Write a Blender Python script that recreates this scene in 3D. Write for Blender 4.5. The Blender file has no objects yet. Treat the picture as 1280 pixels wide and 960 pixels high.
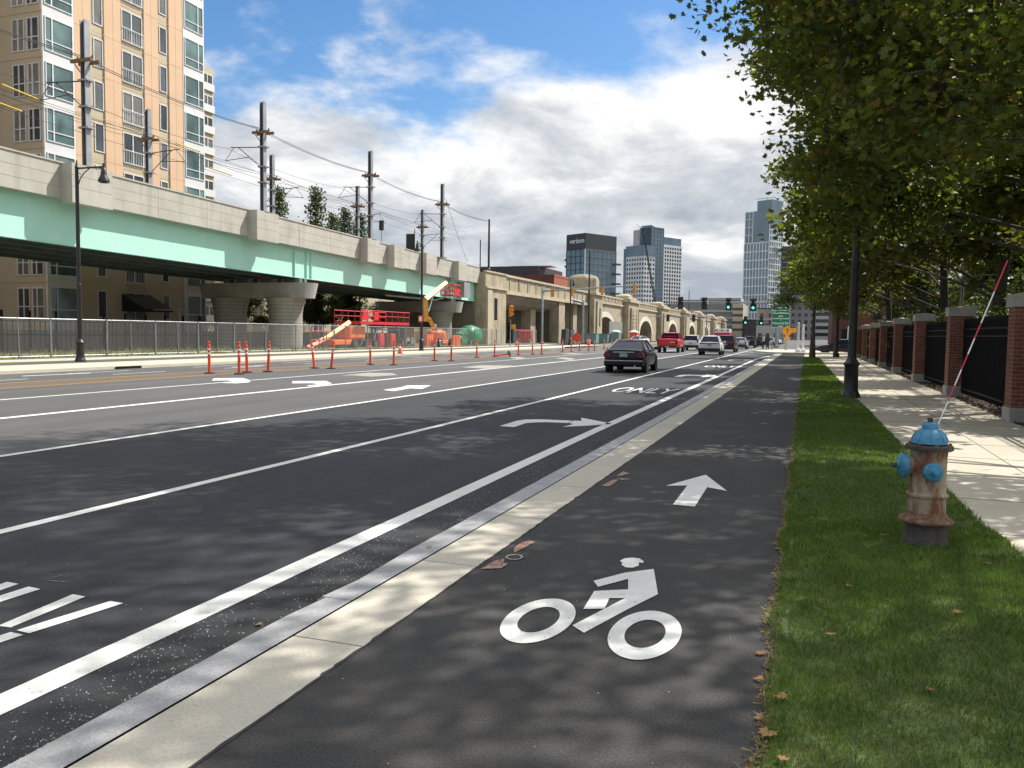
import bpy, math, random
import numpy as np
from mathutils import Vector, Matrix
R = math.radians
rnd = random.Random(7)
scene = bpy.context.scene
COL = scene.collection
M = {}

# ------------------------------------------------------------------ materials
def newmat(name):
    m = bpy.data.materials.new(name); m.use_nodes = True
    nt = m.node_tree; b = nt.nodes['Principled BSDF']
    M[name] = m
    return m, nt, b
def nd(nt, t, **kw):
    n = nt.nodes.new(t)
    for k, v in kw.items():
        if k in n.inputs: n.inputs[k].default_value = v
        else: setattr(n, k, v)
    return n
def c4(c): return (c[0], c[1], c[2], 1)
def mixn(nt, fac, a, b, mode='MIX'):
    n = nt.nodes.new('ShaderNodeMix'); n.data_type = 'RGBA'; n.blend_type = mode
    for s, v in ((n.inputs[0], fac), (n.inputs[6], a), (n.inputs[7], b)):
        if hasattr(v, 'is_linked') or hasattr(v, 'links'): nt.links.new(v, s)
        else: s.default_value = v if isinstance(v, (int, float)) else c4(v)
    return n.outputs[2]
def coords(nt, kind='Object', scale=(1, 1, 1)):
    if kind == 'World':
        o = nt.nodes.new('ShaderNodeNewGeometry').outputs['Position']
    else:
        o = nt.nodes.new('ShaderNodeTexCoord').outputs[kind]
    mp = nd(nt, 'ShaderNodeMapping'); mp.inputs['Scale'].default_value = scale
    nt.links.new(o, mp.inputs['Vector']); return mp.outputs[0]
def noise(nt, vec, scale, detail=4, rough=.55):
    n = nd(nt, 'ShaderNodeTexNoise', Scale=scale, Detail=detail, Roughness=rough)
    nt.links.new(vec, n.inputs['Vector']); return n.outputs['Fac']
def ramp(nt, fac, p0, p1, c0=(0, 0, 0), c1=(1, 1, 1)):
    r = nt.nodes.new('ShaderNodeValToRGB'); e = r.color_ramp.elements
    e[0].position = p0; e[1].position = p1; e[0].color = c4(c0); e[1].color = c4(c1)
    nt.links.new(fac, r.inputs[0]); return r.outputs[0]
def bump(nt, b, h, strength, dist=.02):
    n = nd(nt, 'ShaderNodeBump', Strength=strength, Distance=dist)
    nt.links.new(h, n.inputs['Height']); nt.links.new(n.outputs[0], b.inputs['Normal'])
def pm(name, c1, c2=None, scale=3, rough=.7, metal=0, bmp=0, space='Object', fine=None, stretch=(1, 1, 1), spec=.5, coat=0):
    m, nt, b = newmat(name)
    b.inputs['Roughness'].default_value = rough; b.inputs['Metallic'].default_value = metal
    b.inputs['Specular IOR Level'].default_value = spec
    b.inputs['Coat Weight'].default_value = coat
    if c2 is None: c2 = tuple(x * .82 for x in c1)
    v = coords(nt, space, stretch)
    f = ramp(nt, noise(nt, v, scale), .35, .65)
    col = mixn(nt, f, c1, c2)
    if fine:
        g = ramp(nt, noise(nt, v, fine[0], 2), .3, .7, (1 - fine[1],) * 3, (1 + fine[1],) * 3)
        col = mixn(nt, 1.0, col, g, 'MULTIPLY')
    nt.links.new(col, b.inputs['Base Color'])
    if bmp: bump(nt, b, noise(nt, v, scale * 6), bmp)
    return m
def asphalt(name, c, var, seed=0, dust=.0):
    m, nt, b = newmat(name); b.inputs['Roughness'].default_value = .82
    b.inputs['Specular IOR Level'].default_value = .35
    v = coords(nt, 'World')
    big = ramp(nt, noise(nt, v, .35, 5), .3, .7, (1 - var,) * 3, (1 + var,) * 3)
    lane = ramp(nt, noise(nt, coords(nt, 'World', (1.6, .05, 1)), 1.0, 3), .35, .7, (.88,) * 3, (1.14,) * 3)
    speck = ramp(nt, noise(nt, v, 90, 3, .75), .32, .70, (.45,) * 3, (1.65,) * 3)
    speck2 = ramp(nt, noise(nt, v, 260, 1, .7), .62, .75, (1,) * 3, (2.0,) * 3)
    col = mixn(nt, 1.0, c, big, 'MULTIPLY'); col = mixn(nt, 1.0, col, speck, 'MULTIPLY')
    col = mixn(nt, 1.0, col, lane, 'MULTIPLY'); col = mixn(nt, .7, col, speck2, 'MULTIPLY')
    if dust:
        d = ramp(nt, noise(nt, v, .9, 6, .65), .50, .72)
        dd = nt.nodes.new('ShaderNodeMath'); dd.operation = 'MULTIPLY'; dd.inputs[1].default_value = dust
        nt.links.new(d, dd.inputs[0]); col = mixn(nt, dd.outputs[0], col, (.13, .12, .105))
    nt.links.new(col, b.inputs['Base Color'])
    bump(nt, b, noise(nt, v, 120, 3), .35, .006)
    return m
asphalt('asphalt_new', (.029, .031, .036), .10)
asphalt('asphalt_old', (.085, .085, .087), .07)
asphalt('asphalt_gutter', (.026, .027, .028), .25)
asphalt('asphalt_bike', (.040, .039, .038), .10, dust=.22)
pm('concrete_path', (.50, .455, .365), (.44, .40, .315), 1.3, .85, bmp=.1, space='World', fine=(60, .10))
pm('concrete_band', (.52, .485, .405), (.47, .435, .36), 1.1, .85, bmp=.12, space='World', fine=(70, .12))
pm('granite', (.35, .352, .355), (.27, .273, .28), 5, .6, bmp=.3, space='World', fine=(140, .25))
pm('joint', (.12, .11, .09), None, 5, .9)
pm('mulch', (.07, .04, .026), (.035, .022, .016), 14, .95, bmp=.8, space='World', fine=(60, .4))
pm('dirt', (.16, .14, .10), (.09, .085, .06), 2, .95, bmp=.5, space='World', fine=(30, .25))
pm('gravel_ground', (.20, .19, .17), (.12, .12, .11), 1.5, .95, bmp=.5, space='World', fine=(20, .25))
pm('turf', (.05, .085, .018), (.075, .085, .03), 3, .95, bmp=.6, space='World', fine=(60, .4))
pm('verge', (.12, .15, .055), (.20, .18, .11), 1.2, .95, bmp=.6, space='World', fine=(20, .3))
def marking(name, c, c2, worn=.66):
    m, nt, b = newmat(name); b.inputs['Roughness'].default_value = .65
    v = coords(nt, 'World')
    f = ramp(nt, noise(nt, v, 45, 6, .7), worn, worn + .04)
    g = ramp(nt, noise(nt, v, 2.5, 4), .3, .7, (.86,) * 3, (1.04,) * 3)
    col = mixn(nt, f, c, c2); col = mixn(nt, 1.0, col, g, 'MULTIPLY')
    nt.links.new(col, b.inputs['Base Color'])
marking('paint_white', (.74, .74, .70), (.22, .22, .22), .61)
marking('paint_yellow', (.50, .27, .045), (.16, .12, .06), .58)
marking('paint_faded', (.42, .40, .33), (.16, .15, .14), .50)
marking('paint_scratch', (.20, .20, .20), (.06, .06, .06), .5)
marking('paint_orange', (.48, .24, .17), (.09, .08, .07), .50)
marking('paint_brown', (.14, .10, .07), (.09, .08, .07), .5)
# viaduct
def concrete_lined(name, c1, c2, period, stain=.25, space='Object'):
    m, nt, b = newmat(name); b.inputs['Roughness'].default_value = .88
    v = coords(nt, space)
    col = mixn(nt, ramp(nt, noise(nt, v, .6, 6, .6), .35, .65), c1, c2)
    st = ramp(nt, noise(nt, coords(nt, space, (1.3, 1.3, .16)), 1.2, 5, .65), .5, .75, (1, 1, 1), (1 - stain,) * 3)
    col = mixn(nt, 1.0, col, st, 'MULTIPLY')
    sx = nt.nodes.new('ShaderNodeSeparateXYZ'); nt.links.new(v, sx.inputs[0])
    if period:
        a = nt.nodes.new('ShaderNodeMath'); a.operation = 'PINGPONG'; a.inputs[1].default_value = period / 2
        nt.links.new(sx.outputs[2], a.inputs[0])
        k = ramp(nt, a.outputs[0], .012, .03, (.62,) * 3, (1,) * 3)
        col = mixn(nt, 1.0, col, k, 'MULTIPLY')
    nt.links.new(col, b.inputs['Base Color']); bump(nt, b, noise(nt, v, 12), .15)
concrete_lined('parapet_concrete', (.46, .445, .39), (.39, .375, .33), 0, .22)
concrete_lined('pier_concrete', (.36, .345, .30), (.30, .29, .25), .3, .2)
concrete_lined('cap_concrete', (.40, .39, .36), (.34, .33, .31), 0, .2)
concrete_lined('stone_viaduct', (.42, .36, .25), (.30, .26, .18), 0, .5)
concrete_lined('stone_trim', (.49, .425, .30), (.40, .345, .245), 0, .25)
concrete_lined('stone_shaded', (.25, .22, .165), (.18, .16, .12), 0, .3)  # viaduct stone darkened, shade of recess and soffit put into the colour
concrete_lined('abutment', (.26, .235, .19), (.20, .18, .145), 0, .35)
pm('arch_white', (.68, .64, .54), None, 3, .8)
pm('girder_green', (.43, .76, .63), (.40, .72, .59), .8, .5)
pm('girder_shaded', (.075, .11, .10), (.05, .075, .07), 1, .6)  # mint green darkened: shade under the deck put into the colour
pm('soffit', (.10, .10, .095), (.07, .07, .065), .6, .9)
pm('steel_galv', (.36, .38, .40), (.27, .28, .30), 2, .45, .7)
pm('mast_steel', (.38, .39, .41), (.28, .29, .31), 1.5, .5, .5)
pm('mast_web', (.055, .055, .06), None, 2, .6)  # web steel with recess shade painted in; also tarpaulin and dark lens
pm('rust_wood', (.23, .13, .065), (.16, .09, .05), 6, .8)
pm('black_paint', (.012, .013, .014), (.02, .02, .02), 5, .38, bmp=.05)
pm('black_iron', (.005, .005, .006), None, 5, .65, spec=.2)
pm('wire', (.03, .03, .035), None, 5, .5)
pm('wire_yellow', (.75, .50, .06), None, 5, .5)
pm('orange_post', (.86, .085, .025), (.78, .07, .025), 3, .45)
pm('band_white', (.78, .76, .74), None, 9, .5)
pm('rubber', (.018, .018, .018), None, 6, .85)
pm('glass_dark', (.015, .02, .025), (.02, .025, .03), 1, .06, spec=.8)
pm('glass_car', (.008, .012, .025), (.014, .020, .036), 3, .10, spec=.16)
pm('glass_blue', (.13, .20, .26), (.08, .14, .18), .07, .12, .35, spec=.8, stretch=(1, 1, 1))
pm('glass_teal', (.10, .19, .19), (.06, .12, .125), .6, .12, .1, spec=.8)
pm('glass_room', (.055, .07, .075), (.10, .115, .11), .9, .15, spec=.6)
def glassvar(name, cols):
    m, nt, b = newmat(name); b.inputs['Roughness'].default_value = .12; b.inputs['Specular IOR Level'].default_value = .8
    oi = nt.nodes.new('ShaderNodeObjectInfo'); r_ = nt.nodes.new('ShaderNodeValToRGB'); e_ = r_.color_ramp.elements
    while len(e_) < len(cols): e_.new(.5)
    for i_, (p_, c_) in enumerate(cols): e_[i_].position = p_; e_[i_].color = c4(c_)
    nt.links.new(oi.outputs['Random'], r_.inputs[0]); v = coords(nt, 'World', (.4, .4, .25))
    nt.links.new(mixn(nt, 1.0, r_.outputs[0], ramp(nt, noise(nt, v, 1.6, 2), .35, .65, (.6,) * 3, (1.3,) * 3), 'MULTIPLY'), b.inputs['Base Color'])
glassvar('glass_room', [(0, (.03, .04, .045)), (.5, (.07, .085, .09)), (.75, (.12, .13, .125)), (1, (.27, .26, .23))])
glassvar('glass_teal', [(0, (.05, .10, .10)), (.6, (.10, .18, .18)), (1, (.20, .27, .26))])
pm('curtain', (.42, .40, .35), None, 3, .9)
pm('facade_orange', (.66, .455, .29), (.61, .42, .265), .5, .85, fine=(9, .05))
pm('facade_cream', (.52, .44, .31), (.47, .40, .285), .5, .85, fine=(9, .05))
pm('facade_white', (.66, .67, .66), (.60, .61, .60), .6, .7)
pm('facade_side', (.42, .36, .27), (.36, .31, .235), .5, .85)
pm('metal_white', (.72, .73, .73), None, 3, .45)
pm('metal_grey', (.34, .35, .36), None, 3, .5, .3)
pm('brick_far', (.33, .10, .055), (.28, .085, .05), .4, .9, fine=(4, .12))
pm('brick_far_dark', (.12, .045, .03), None, .4, .9)
pm('slate_dark', (.035, .038, .045), None, .5, .6)
pm('glass_pale', (.15, .22, .26), (.11, .17, .20), .05, .15, .2, spec=.8)
pm('tower_white', (.62, .64, .64), (.55, .57, .58), .1, .6)
pm('tower_grey', (.40, .40, .37), (.35, .35, .33), .08, .8)
pm('garage_grey', (.22, .22, .215), (.18, .18, .175), .06, .9)
pm('garage_tan', (.46, .40, .31), None, .06, .9)
pm('lift_cream', (.60, .34, .06), (.52, .29, .05), 2, .5)
pm('lift_orange', (.85, .17, .03), (.75, .14, .03), 2, .5)
pm('red_paint', (.62, .025, .03), (.50, .02, .03), 1, .4)
pm('tank_green', (.015, .24, .11), (.02, .17, .09), 3, .45)
pm('wood', (.45, .33, .18), None, 4, .8)
pm('signal_amber', (.62, .27, .02), (.52, .22, .02), 3, .5)
pm('sign_green', (.0, .17, .085), (.0, .15, .075), 1, .5)
pm('sign_white', (.82, .84, .82), None, 3, .5)
pm('sign_orange', (.88, .36, .02), None, 1, .5)
pm('teal_box', (.14, .27, .26), None, 2, .6)
pm('hydrant_blue', (.055, .27, .43), (.04, .19, .31), 9, .45, bmp=.25, fine=(35, .15))
pm('plate', (.45, .46, .45), (.2, .22, .25), 30, .5)
pm('lamp_red', (.16, .010, .014), (.09, .008, .010), 6, .2)
pm('chrome', (.6, .61, .62), None, 3, .2, .9)
pm('bark', (.105, .085, .066), (.055, .046, .038), 6, .95, bmp=.9, stretch=(1, 1, .25))
pm('bark_pale', (.34, .31, .25), (.20, .18, .14), 5, .9, bmp=.5)
pm('awning', (.012, .012, .014), None, 3, .8)
pm('skin', (.45, .28, .2), None, 3, .6)
pm('cloth_dark', (.03, .035, .05), None, 3, .9)
pm('gravel_bits', (.55, .55, .53), (.35, .35, .34), 50, .8, space='World')
for nme, c in (('car_black', (.006, .006, .008)), ('car_red', (.55, .012, .02)), ('car_white', (.72, .73, .74)), ('car_silver', (.5, .52, .55)),
               ('car_maroon', (.05, .007, .011)), ('car_dark', (.02, .022, .026)), ('car_grey', (.14, .15, .16))):
    pm(nme, c, tuple(x * .93 for x in c), .7, .28, .0 if nme in ('car_white', 'car_black', 'car_dark', 'car_red') else .15, coat=.25 if 'black' not in nme and 'dark' not in nme else .08, spec=.5 if 'black' not in nme and 'dark' not in nme else .3)
pm('car_trim', (.02, .02, .022), None, 4, .6)
def rusty(name):
    m, nt, b = newmat(name); b.inputs['Roughness'].default_value = .75
    v = coords(nt)
    base = mixn(nt, ramp(nt, noise(nt, v, 7, 4), .4, .6), (.34, .27, .17), (.27, .235, .165))
    n1 = noise(nt, coords(nt, 'Object', (1, 1, .35)), 9, 8, .68)
    rust = mixn(nt, noise(nt, v, 30, 3), (.24, .085, .028), (.10, .04, .022))
    col = mixn(nt, ramp(nt, n1, .46, .59), base, rust)
    dk = ramp(nt, noise(nt, v, 22, 6, .7), .60, .66)
    col = mixn(nt, dk, col, (.05, .03, .022))
    nt.links.new(col, b.inputs['Base Color']); bump(nt, b, noise(nt, v, 40, 5), .6, .004)
rusty('rusty_iron')
pm('rust_flange', (.22, .12, .07), (.09, .045, .028), 14, .8, bmp=.5, fine=(60, .3))
pm('flange_dark', (.035, .04, .045), (.10, .06, .04), 22, .7, bmp=.4)
def brickmat(name, c1, c2, mortar, w, h):
    m, nt, b = newmat(name); b.inputs['Roughness'].default_value = .9
    g = nt.nodes.new('ShaderNodeNewGeometry'); s = nt.nodes.new('ShaderNodeSeparateXYZ'); nt.links.new(g.outputs['Position'], s.inputs[0])
    a = nt.nodes.new('ShaderNodeMath'); a.operation = 'ADD'; nt.links.new(s.outputs[0], a.inputs[0]); nt.links.new(s.outputs[1], a.inputs[1])
    cx = nt.nodes.new('ShaderNodeCombineXYZ'); nt.links.new(a.outputs[0], cx.inputs[0]); nt.links.new(s.outputs[2], cx.inputs[1])
    t = nt.nodes.new('ShaderNodeTexBrick'); nt.links.new(cx.outputs[0], t.inputs['Vector'])
    for k, v in (('Color1', c4(c1)), ('Color2', c4(c2)), ('Mortar', c4(mortar)), ('Scale', 1.0), ('Mortar Size', .006), ('Brick Width', w), ('Row Height', h), ('Bias', 0.0)):
        t.inputs[k].default_value = v
    col = mixn(nt, 1.0, t.outputs['Color'], ramp(nt, noise(nt, g.outputs['Position'], 3, 5), .3, .7, (.8,) * 3, (1.1,) * 3), 'MULTIPLY')
    nt.links.new(col, b.inputs['Base Color']); bump(nt, b, t.outputs['Fac'], -.5, .008)
brickmat('brick', (.25, .075, .045), (.17, .05, .032), (.28, .22, .17), .215, .075)
pm('stone_cap', (.42, .40, .35), (.34, .325, .285), 4, .85, bmp=.2, fine=(40, .12))
def leafmat(name, cols, trans=.35, rough=.5):
    m, nt, b = newmat(name)
    g = nt.nodes.new('ShaderNodeNewGeometry')
    r = nt.nodes.new('ShaderNodeValToRGB'); e = r.color_ramp.elements
    while len(e) < len(cols): e.new(.5)
    for i, (p, c) in enumerate(cols): e[i].position = p; e[i].color = c4(c)
    nt.links.new(g.outputs['Random Per Island'], r.inputs[0])
    big = ramp(nt, noise(nt, coords(nt, 'World'), .5, 3), .3, .7, (.75, .8, .8), (1.25, 1.15, .95))
    col = mixn(nt, 1.0, r.outputs[0], big, 'MULTIPLY')
    nt.links.new(col, b.inputs['Base Color']); b.inputs['Roughness'].default_value = rough
    b.inputs['Specular IOR Level'].default_value = .4
    tr = nt.nodes.new('ShaderNodeBsdfTranslucent')
    tc = mixn(nt, 1.0, col, (1.5, 1.5, .55), 'MULTIPLY'); nt.links.new(tc, tr.inputs[0])
    mx = nt.nodes.new('ShaderNodeMixShader'); mx.inputs[0].default_value = trans
    nt.links.new(b.outputs[0], mx.inputs[1]); nt.links.new(tr.outputs[0], mx.inputs[2])
    nt.links.new(mx.outputs[0], nt.nodes['Material Output'].inputs[0])
leafmat('maple_leaf', [(0, (.062, .098, .022)), (.45, (.09, .125, .028)), (.80, (.12, .145, .032)), (.95, (.17, .17, .035)), (1, (.22, .14, .04))], .48)
leafmat('maple_autumn', [(0, (.05, .078, .02)), (.45, (.078, .10, .026)), (.78, (.105, .12, .03)), (.93, (.16, .13, .035)), (1, (.20, .11, .04))], .42)
leafmat('green_leaf', [(0, (.03, .055, .018)), (.6, (.045, .08, .022)), (1, (.08, .11, .03))])
leafmat('grass_blade', [(0, (.05, .105, .016)), (.5, (.085, .16, .026)), (.88, (.12, .20, .035)), (.97, (.20, .20, .07)), (1, (.28, .23, .12))], .35, .55)
leafmat('dry_leaf', [(0, (.24, .10, .04)), (.5, (.30, .17, .07)), (1, (.38, .28, .15))], .2, .8)
leafmat('thatch', [(0, (.12, .10, .05)), (.5, (.20, .165, .09)), (1, (.30, .24, .14))], .2, .8)
leafmat('weed', [(0, (.10, .14, .05)), (.5, (.17, .19, .08)), (1, (.24, .22, .13))], .3, .7)
def chainlink():
    m, nt, b = newmat('chain_mesh'); b.inputs['Base Color'].default_value = (.30, .31, .31, 1); b.inputs['Metallic'].default_value = .4; b.inputs['Roughness'].default_value = .5
    g = nt.nodes.new('ShaderNodeNewGeometry'); s = nt.nodes.new('ShaderNodeSeparateXYZ'); nt.links.new(g.outputs['Position'], s.inputs[0])
    outs = []
    for op in ('ADD', 'SUBTRACT'):
        a = nt.nodes.new('ShaderNodeMath'); a.operation = op; nt.links.new(s.outputs[1], a.inputs[0]); nt.links.new(s.outputs[2], a.inputs[1])
        p = nt.nodes.new('ShaderNodeMath'); p.operation = 'PINGPONG'; p.inputs[1].default_value = .045; nt.links.new(a.outputs[0], p.inputs[0])
        l = nt.nodes.new('ShaderNodeMath'); l.operation = 'LESS_THAN'; l.inputs[1].default_value = .003; nt.links.new(p.outputs[0], l.inputs[0]); outs.append(l.outputs[0])
    mx = nt.nodes.new('ShaderNodeMath'); mx.operation = 'MAXIMUM'; nt.links.new(outs[0], mx.inputs[0]); nt.links.new(outs[1], mx.inputs[1])
    nt.links.new(mx.outputs[0], b.inputs['Alpha'])
chainlink()
def glow(name, c, e):
    m, nt, b = newmat(name); b.inputs['Base Color'].default_value = c4(c); b.inputs['Emission Color'].default_value = c4(c); b.inputs['Emission Strength'].default_value = e
glow('signal_green_on', (.05, .9, .45), 3.0)
glow('tail_on', (.8, .02, .02), .6)

# ------------------------------------------------------------------ mesh builder
class MB:
    def __init__(s): s.v = []; s.f = []; s.c = []
    def add(s, vs, fs):
        o = len(s.v); s.c.append((o, len(s.f))); s.v += [tuple(p) for p in vs]; s.f += [tuple(i + o for i in f) for f in fs]; return s
    def box(s, x0, x1, y0, y1, z0, z1, mt=None):
        vs = [Vector((x, y, z)) for x in (x0, x1) for y in (y0, y1) for z in (z0, z1)]
        if mt: vs = [mt @ p for p in vs]
        return s.add(vs, [(0, 1, 3, 2), (4, 6, 7, 5), (0, 4, 5, 1), (2, 3, 7, 6), (0, 2, 6, 4), (1, 5, 7, 3)])
    def prism(s, prof, a, b, axis='x'):
        # prof: list of 2D points, extruded along axis
        def P(t, q):
            return {'x': (t, q[0], q[1]), 'y': (q[0], t, q[1]), 'z': (q[0], q[1], t)}[axis]
        n = len(prof); vs = [P(a, q) for q in prof] + [P(b, q) for q in prof]
        fs = [tuple(range(n))[::-1], tuple(range(n, 2 * n))] + [(i, (i + 1) % n, n + (i + 1) % n, n + i) for i in range(n)]
        return s.add(vs, fs)
    def tube(s, pts, rad, n=8, cap=True):
        pts = [Vector(p) for p in pts]
        if not isinstance(rad, (list, tuple)): rad = [rad] * len(pts)
        rings = []; ref = None
        for i, p in enumerate(pts):
            d = (pts[min(i + 1, len(pts) - 1)] - pts[max(i - 1, 0)])
            if d.length < 1e-9: d = Vector((0, 0, 1))
            d.normalize()
            if ref is None: ref = Vector((1, 0, 0)) if abs(d.x) < .8 else Vector((0, 1, 0))
            u = (ref - d * ref.dot(d)).normalized(); w = d.cross(u); ref = u
            rings.append([p + (u * math.cos(2 * math.pi * k / n) + w * math.sin(2 * math.pi * k / n)) * rad[i] for k in range(n)])
        vs = [p for r in rings for p in r]; fs = []
        for i in range(len(rings) - 1):
            for k in range(n):
                a = i * n + k; b = i * n + (k + 1) % n
                fs.append((a, b, b + n, a + n))
        if cap: fs += [tuple(range(n))[::-1], tuple(range(len(vs) - n, len(vs)))]
        return s.add(vs, fs)
    def lathe(s, prof, n=24, mt=None, sx=1, sy=1):
        vs = []; fs = []
        for r, z in prof:
            for k in range(n):
                a = 2 * math.pi * k / n; p = Vector((r * math.cos(a) * sx, r * math.sin(a) * sy, z)); vs.append(mt @ p if mt else p)
        for i in range(len(prof) - 1):
            for k in range(n):
                a = i * n + k; b = i * n + (k + 1) % n; fs.append((a, b, b + n, a + n))
        fs += [tuple(range(n))[::-1], tuple(range(len(vs) - n, len(vs)))]
        return s.add(vs, fs)
    def sheet(s, pts, z):
        return s.add([(p[0], p[1], z) for p in pts], [tuple(range(len(pts)))])
    def build_each(s, name, mat, parent=None):
        ends = s.c[1:] + [(len(s.v), len(s.f))]
        for (v0, f0), (v1, f1) in zip(s.c, ends):
            m = MB(); m.v = s.v[v0:v1]; m.f = [tuple(i - v0 for i in f) for f in s.f[f0:f1]]; m.build(name, mat, parent)
    def build(s, name, mat, parent=None, smooth=None, bevel=0):
        me = bpy.data.meshes.new(name); me.from_pydata(s.v, [], s.f); me.update()
        me.materials.append(M[mat])
        if smooth is not None:
            me.shade_smooth(); me.set_sharp_from_angle(angle=R(smooth))
        o = bpy.data.objects.new(name, me); COL.objects.link(o)
        if parent: o.parent = parent
        if bevel:
            b = o.modifiers.new('bevel', 'BEVEL'); b.width = bevel; b.segments = 2; b.limit_method = 'ANGLE'
        return o
def tag(o, label, cat, group=None, kind=None):
    if label: o['label'] = label
    if cat: o['category'] = cat
    if group: o['group'] = group
    if kind: o['kind'] = kind
    return o
def struct(o): o['kind'] = 'structure'; return o
def thing(name, label, cat, loc=(0, 0, 0), rz=0, group=None):
    o = bpy.data.objects.new(name, None); COL.objects.link(o); o.empty_display_size = .3
    o.location = loc; o.rotation_euler = (0, 0, rz); return tag(o, label, cat, group)
KIDS = {}
def dup(root, loc, rz=None, label=None, group=None, scale=None):
    kids = {}
    for o in COL.objects:
        if o.parent: kids.setdefault(o.parent.name, []).append(o)
    def rec(o, par):
        c = o.copy(); COL.objects.link(c)
        if par: c.parent = par
        for k in kids.get(o.name, []): rec(k, c)
        return c
    r = rec(root, None); r.location = loc
    if rz is not None: r.rotation_euler = (0, 0, rz)
    if scale: r.scale = scale
    if label: r['label'] = label
    if group: r['group'] = group
    return r
def rot(ax, ang, loc=(0, 0, 0)): return Matrix.Translation(Vector(loc)) @ Matrix.Rotation(ang, 4, ax)
def text(s, size, mat, name, parent, mtx, extrude=.004, sx=1.0, bold=0, align='CENTER'):
    cu = bpy.data.curves.new(name, 'FONT'); cu.body = s; cu.size = size; cu.extrude = extrude; cu.align_x = align; cu.align_y = 'CENTER'; cu.offset = bold
    cu.resolution_u = 3
    t = bpy.data.objects.new(name, cu); COL.objects.link(t)
    dg = bpy.context.evaluated_depsgraph_get(); me = bpy.data.meshes.new_from_object(t.evaluated_get(dg))
    bpy.data.objects.remove(t); me.transform(mtx @ Matrix.Diagonal((sx, 1, 1, 1))); me.materials.clear(); me.materials.append(M[mat])
    o = bpy.data.objects.new(name, me); COL.objects.link(o)
    if parent: o.parent = parent
    return o
FACE_S = Matrix.Rotation(R(90), 4, 'X')          # text standing up, read from -Y side

# ------------------------------------------------------------------ camera, sky, sun
cam_d = bpy.data.cameras.new('camera'); cam = bpy.data.objects.new('camera', cam_d); COL.objects.link(cam)
scene.camera = cam
F = 1030.
YAW, PITCH, ROLL = R(19.586841), R(3.543302), .013
f = Vector((-math.sin(YAW) * math.cos(PITCH), math.cos(YAW) * math.cos(PITCH), -math.sin(PITCH)))
r0 = Vector((math.cos(YAW), math.sin(YAW), 0)); u0 = r0.cross(f)
r = r0 * math.cos(ROLL) + u0 * math.sin(ROLL); u = u0 * math.cos(ROLL) - r0 * math.sin(ROLL)
cam.matrix_world = Matrix(((r.x, u.x, -f.x, 0), (r.y, u.y, -f.y, 0), (r.z, u.z, -f.z, 1.55), (0, 0, 0, 1)))
cam_d.sensor_width = 36; cam_d.lens = F / 1280 * 36; cam_d.clip_end = 6000; cam_d.clip_start = .05

SUN = Vector((.42, .49, .765)).normalized()
sd = bpy.data.lights.new('sun', 'SUN'); sd.energy = 4.6; sd.angle = R(.53); sd.color = (1, .945, .86)
so = bpy.data.objects.new('sun', sd); COL.objects.link(so); so.rotation_euler = (-SUN).to_track_quat('-Z', 'Y').to_euler()
w = bpy.data.worlds.new('World'); scene.world = w; w.use_nodes = True; nt = w.node_tree
bg = nt.nodes['Background']; bg.inputs[1].default_value = .11
sky = nt.nodes.new('ShaderNodeTexSky'); sky.sky_type = 'NISHITA'; sky.sun_disc = False
sky.sun_elevation = math.asin(SUN.z); sky.sun_rotation = math.atan2(SUN.x, SUN.y); sky.air_density = 1.0; sky.dust_density = .6; sky.ozone_density = 2.5
tcg = nt.nodes.new('ShaderNodeTexCoord'); sp = nt.nodes.new('ShaderNodeSeparateXYZ'); nt.links.new(tcg.outputs['Generated'], sp.inputs[0])
def mth(op, a, b=None, cl=False):
    n = nt.nodes.new('ShaderNodeMath'); n.operation = op; n.use_clamp = cl
    for s, v in ((n.inputs[0], a), (n.inputs[1], b)):
        if v is None: continue
        if isinstance(v, (int, float)): s.default_value = v
        else: nt.links.new(v, s)
    return n.outputs[0]
zz = mth('MAXIMUM', sp.outputs[2], 0.0); den = mth('ADD', zz, .30)
cx = nt.nodes.new('ShaderNodeCombineXYZ')
nt.links.new(mth('DIVIDE', sp.outputs[0], den), cx.inputs[0]); nt.links.new(mth('DIVIDE', sp.outputs[1], den), cx.inputs[1])
def wn(scale, detail, rough, off, dist=0.):
    mp = nd(nt, 'ShaderNodeMapping'); mp.inputs['Location'].default_value = off; nt.links.new(cx.outputs[0], mp.inputs[0])
    n = nd(nt, 'ShaderNodeTexNoise', Scale=scale, Detail=detail, Roughness=rough, Distortion=dist); nt.links.new(mp.outputs[0], n.inputs['Vector']); return n.outputs['Fac']
n1 = wn(1.9, 9, .58, (3.1, 1.7, 0), .15)
# cover: full low down, breaking up higher and to the left
cov = mth('ADD', mth('MULTIPLY', mth('SUBTRACT', .35, zz), 7.5), mth('MULTIPLY', sp.outputs[0], .9))
cov = mth('MAXIMUM', cov, mth('MULTIPLY', mth('SUBTRACT', zz, .46), 2.4)); dens = mth('ADD', mth('MULTIPLY', mth('SUBTRACT', n1, .5), 2.6), cov)  # unseen cloud added overhead to take the blue out of the shade
mask = nt.nodes.new('ShaderNodeMapRange'); mask.interpolation_type = 'SMOOTHSTEP'; mask.inputs[1].default_value = -.02; mask.inputs[2].default_value = .45; nt.links.new(dens, mask.inputs[0])
n2 = wn(3.0, 8, .6, (8.2, 4.4, 2), .3)
shade = nt.nodes.new('ShaderNodeValToRGB'); e = shade.color_ramp.elements
e[0].position = .33; e[0].color = (2.75, 3.05, 3.5, 1); e[1].position = .62; e[1].color = (6.6, 6.6, 6.55, 1); k = e.new(.48); k.color = (4.3, 4.5, 4.75, 1)
thick = mth('MULTIPLY', mth('SUBTRACT', zz, .17), .9)
nt.links.new(mth('ADD', n2, thick), shade.inputs[0])
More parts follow.
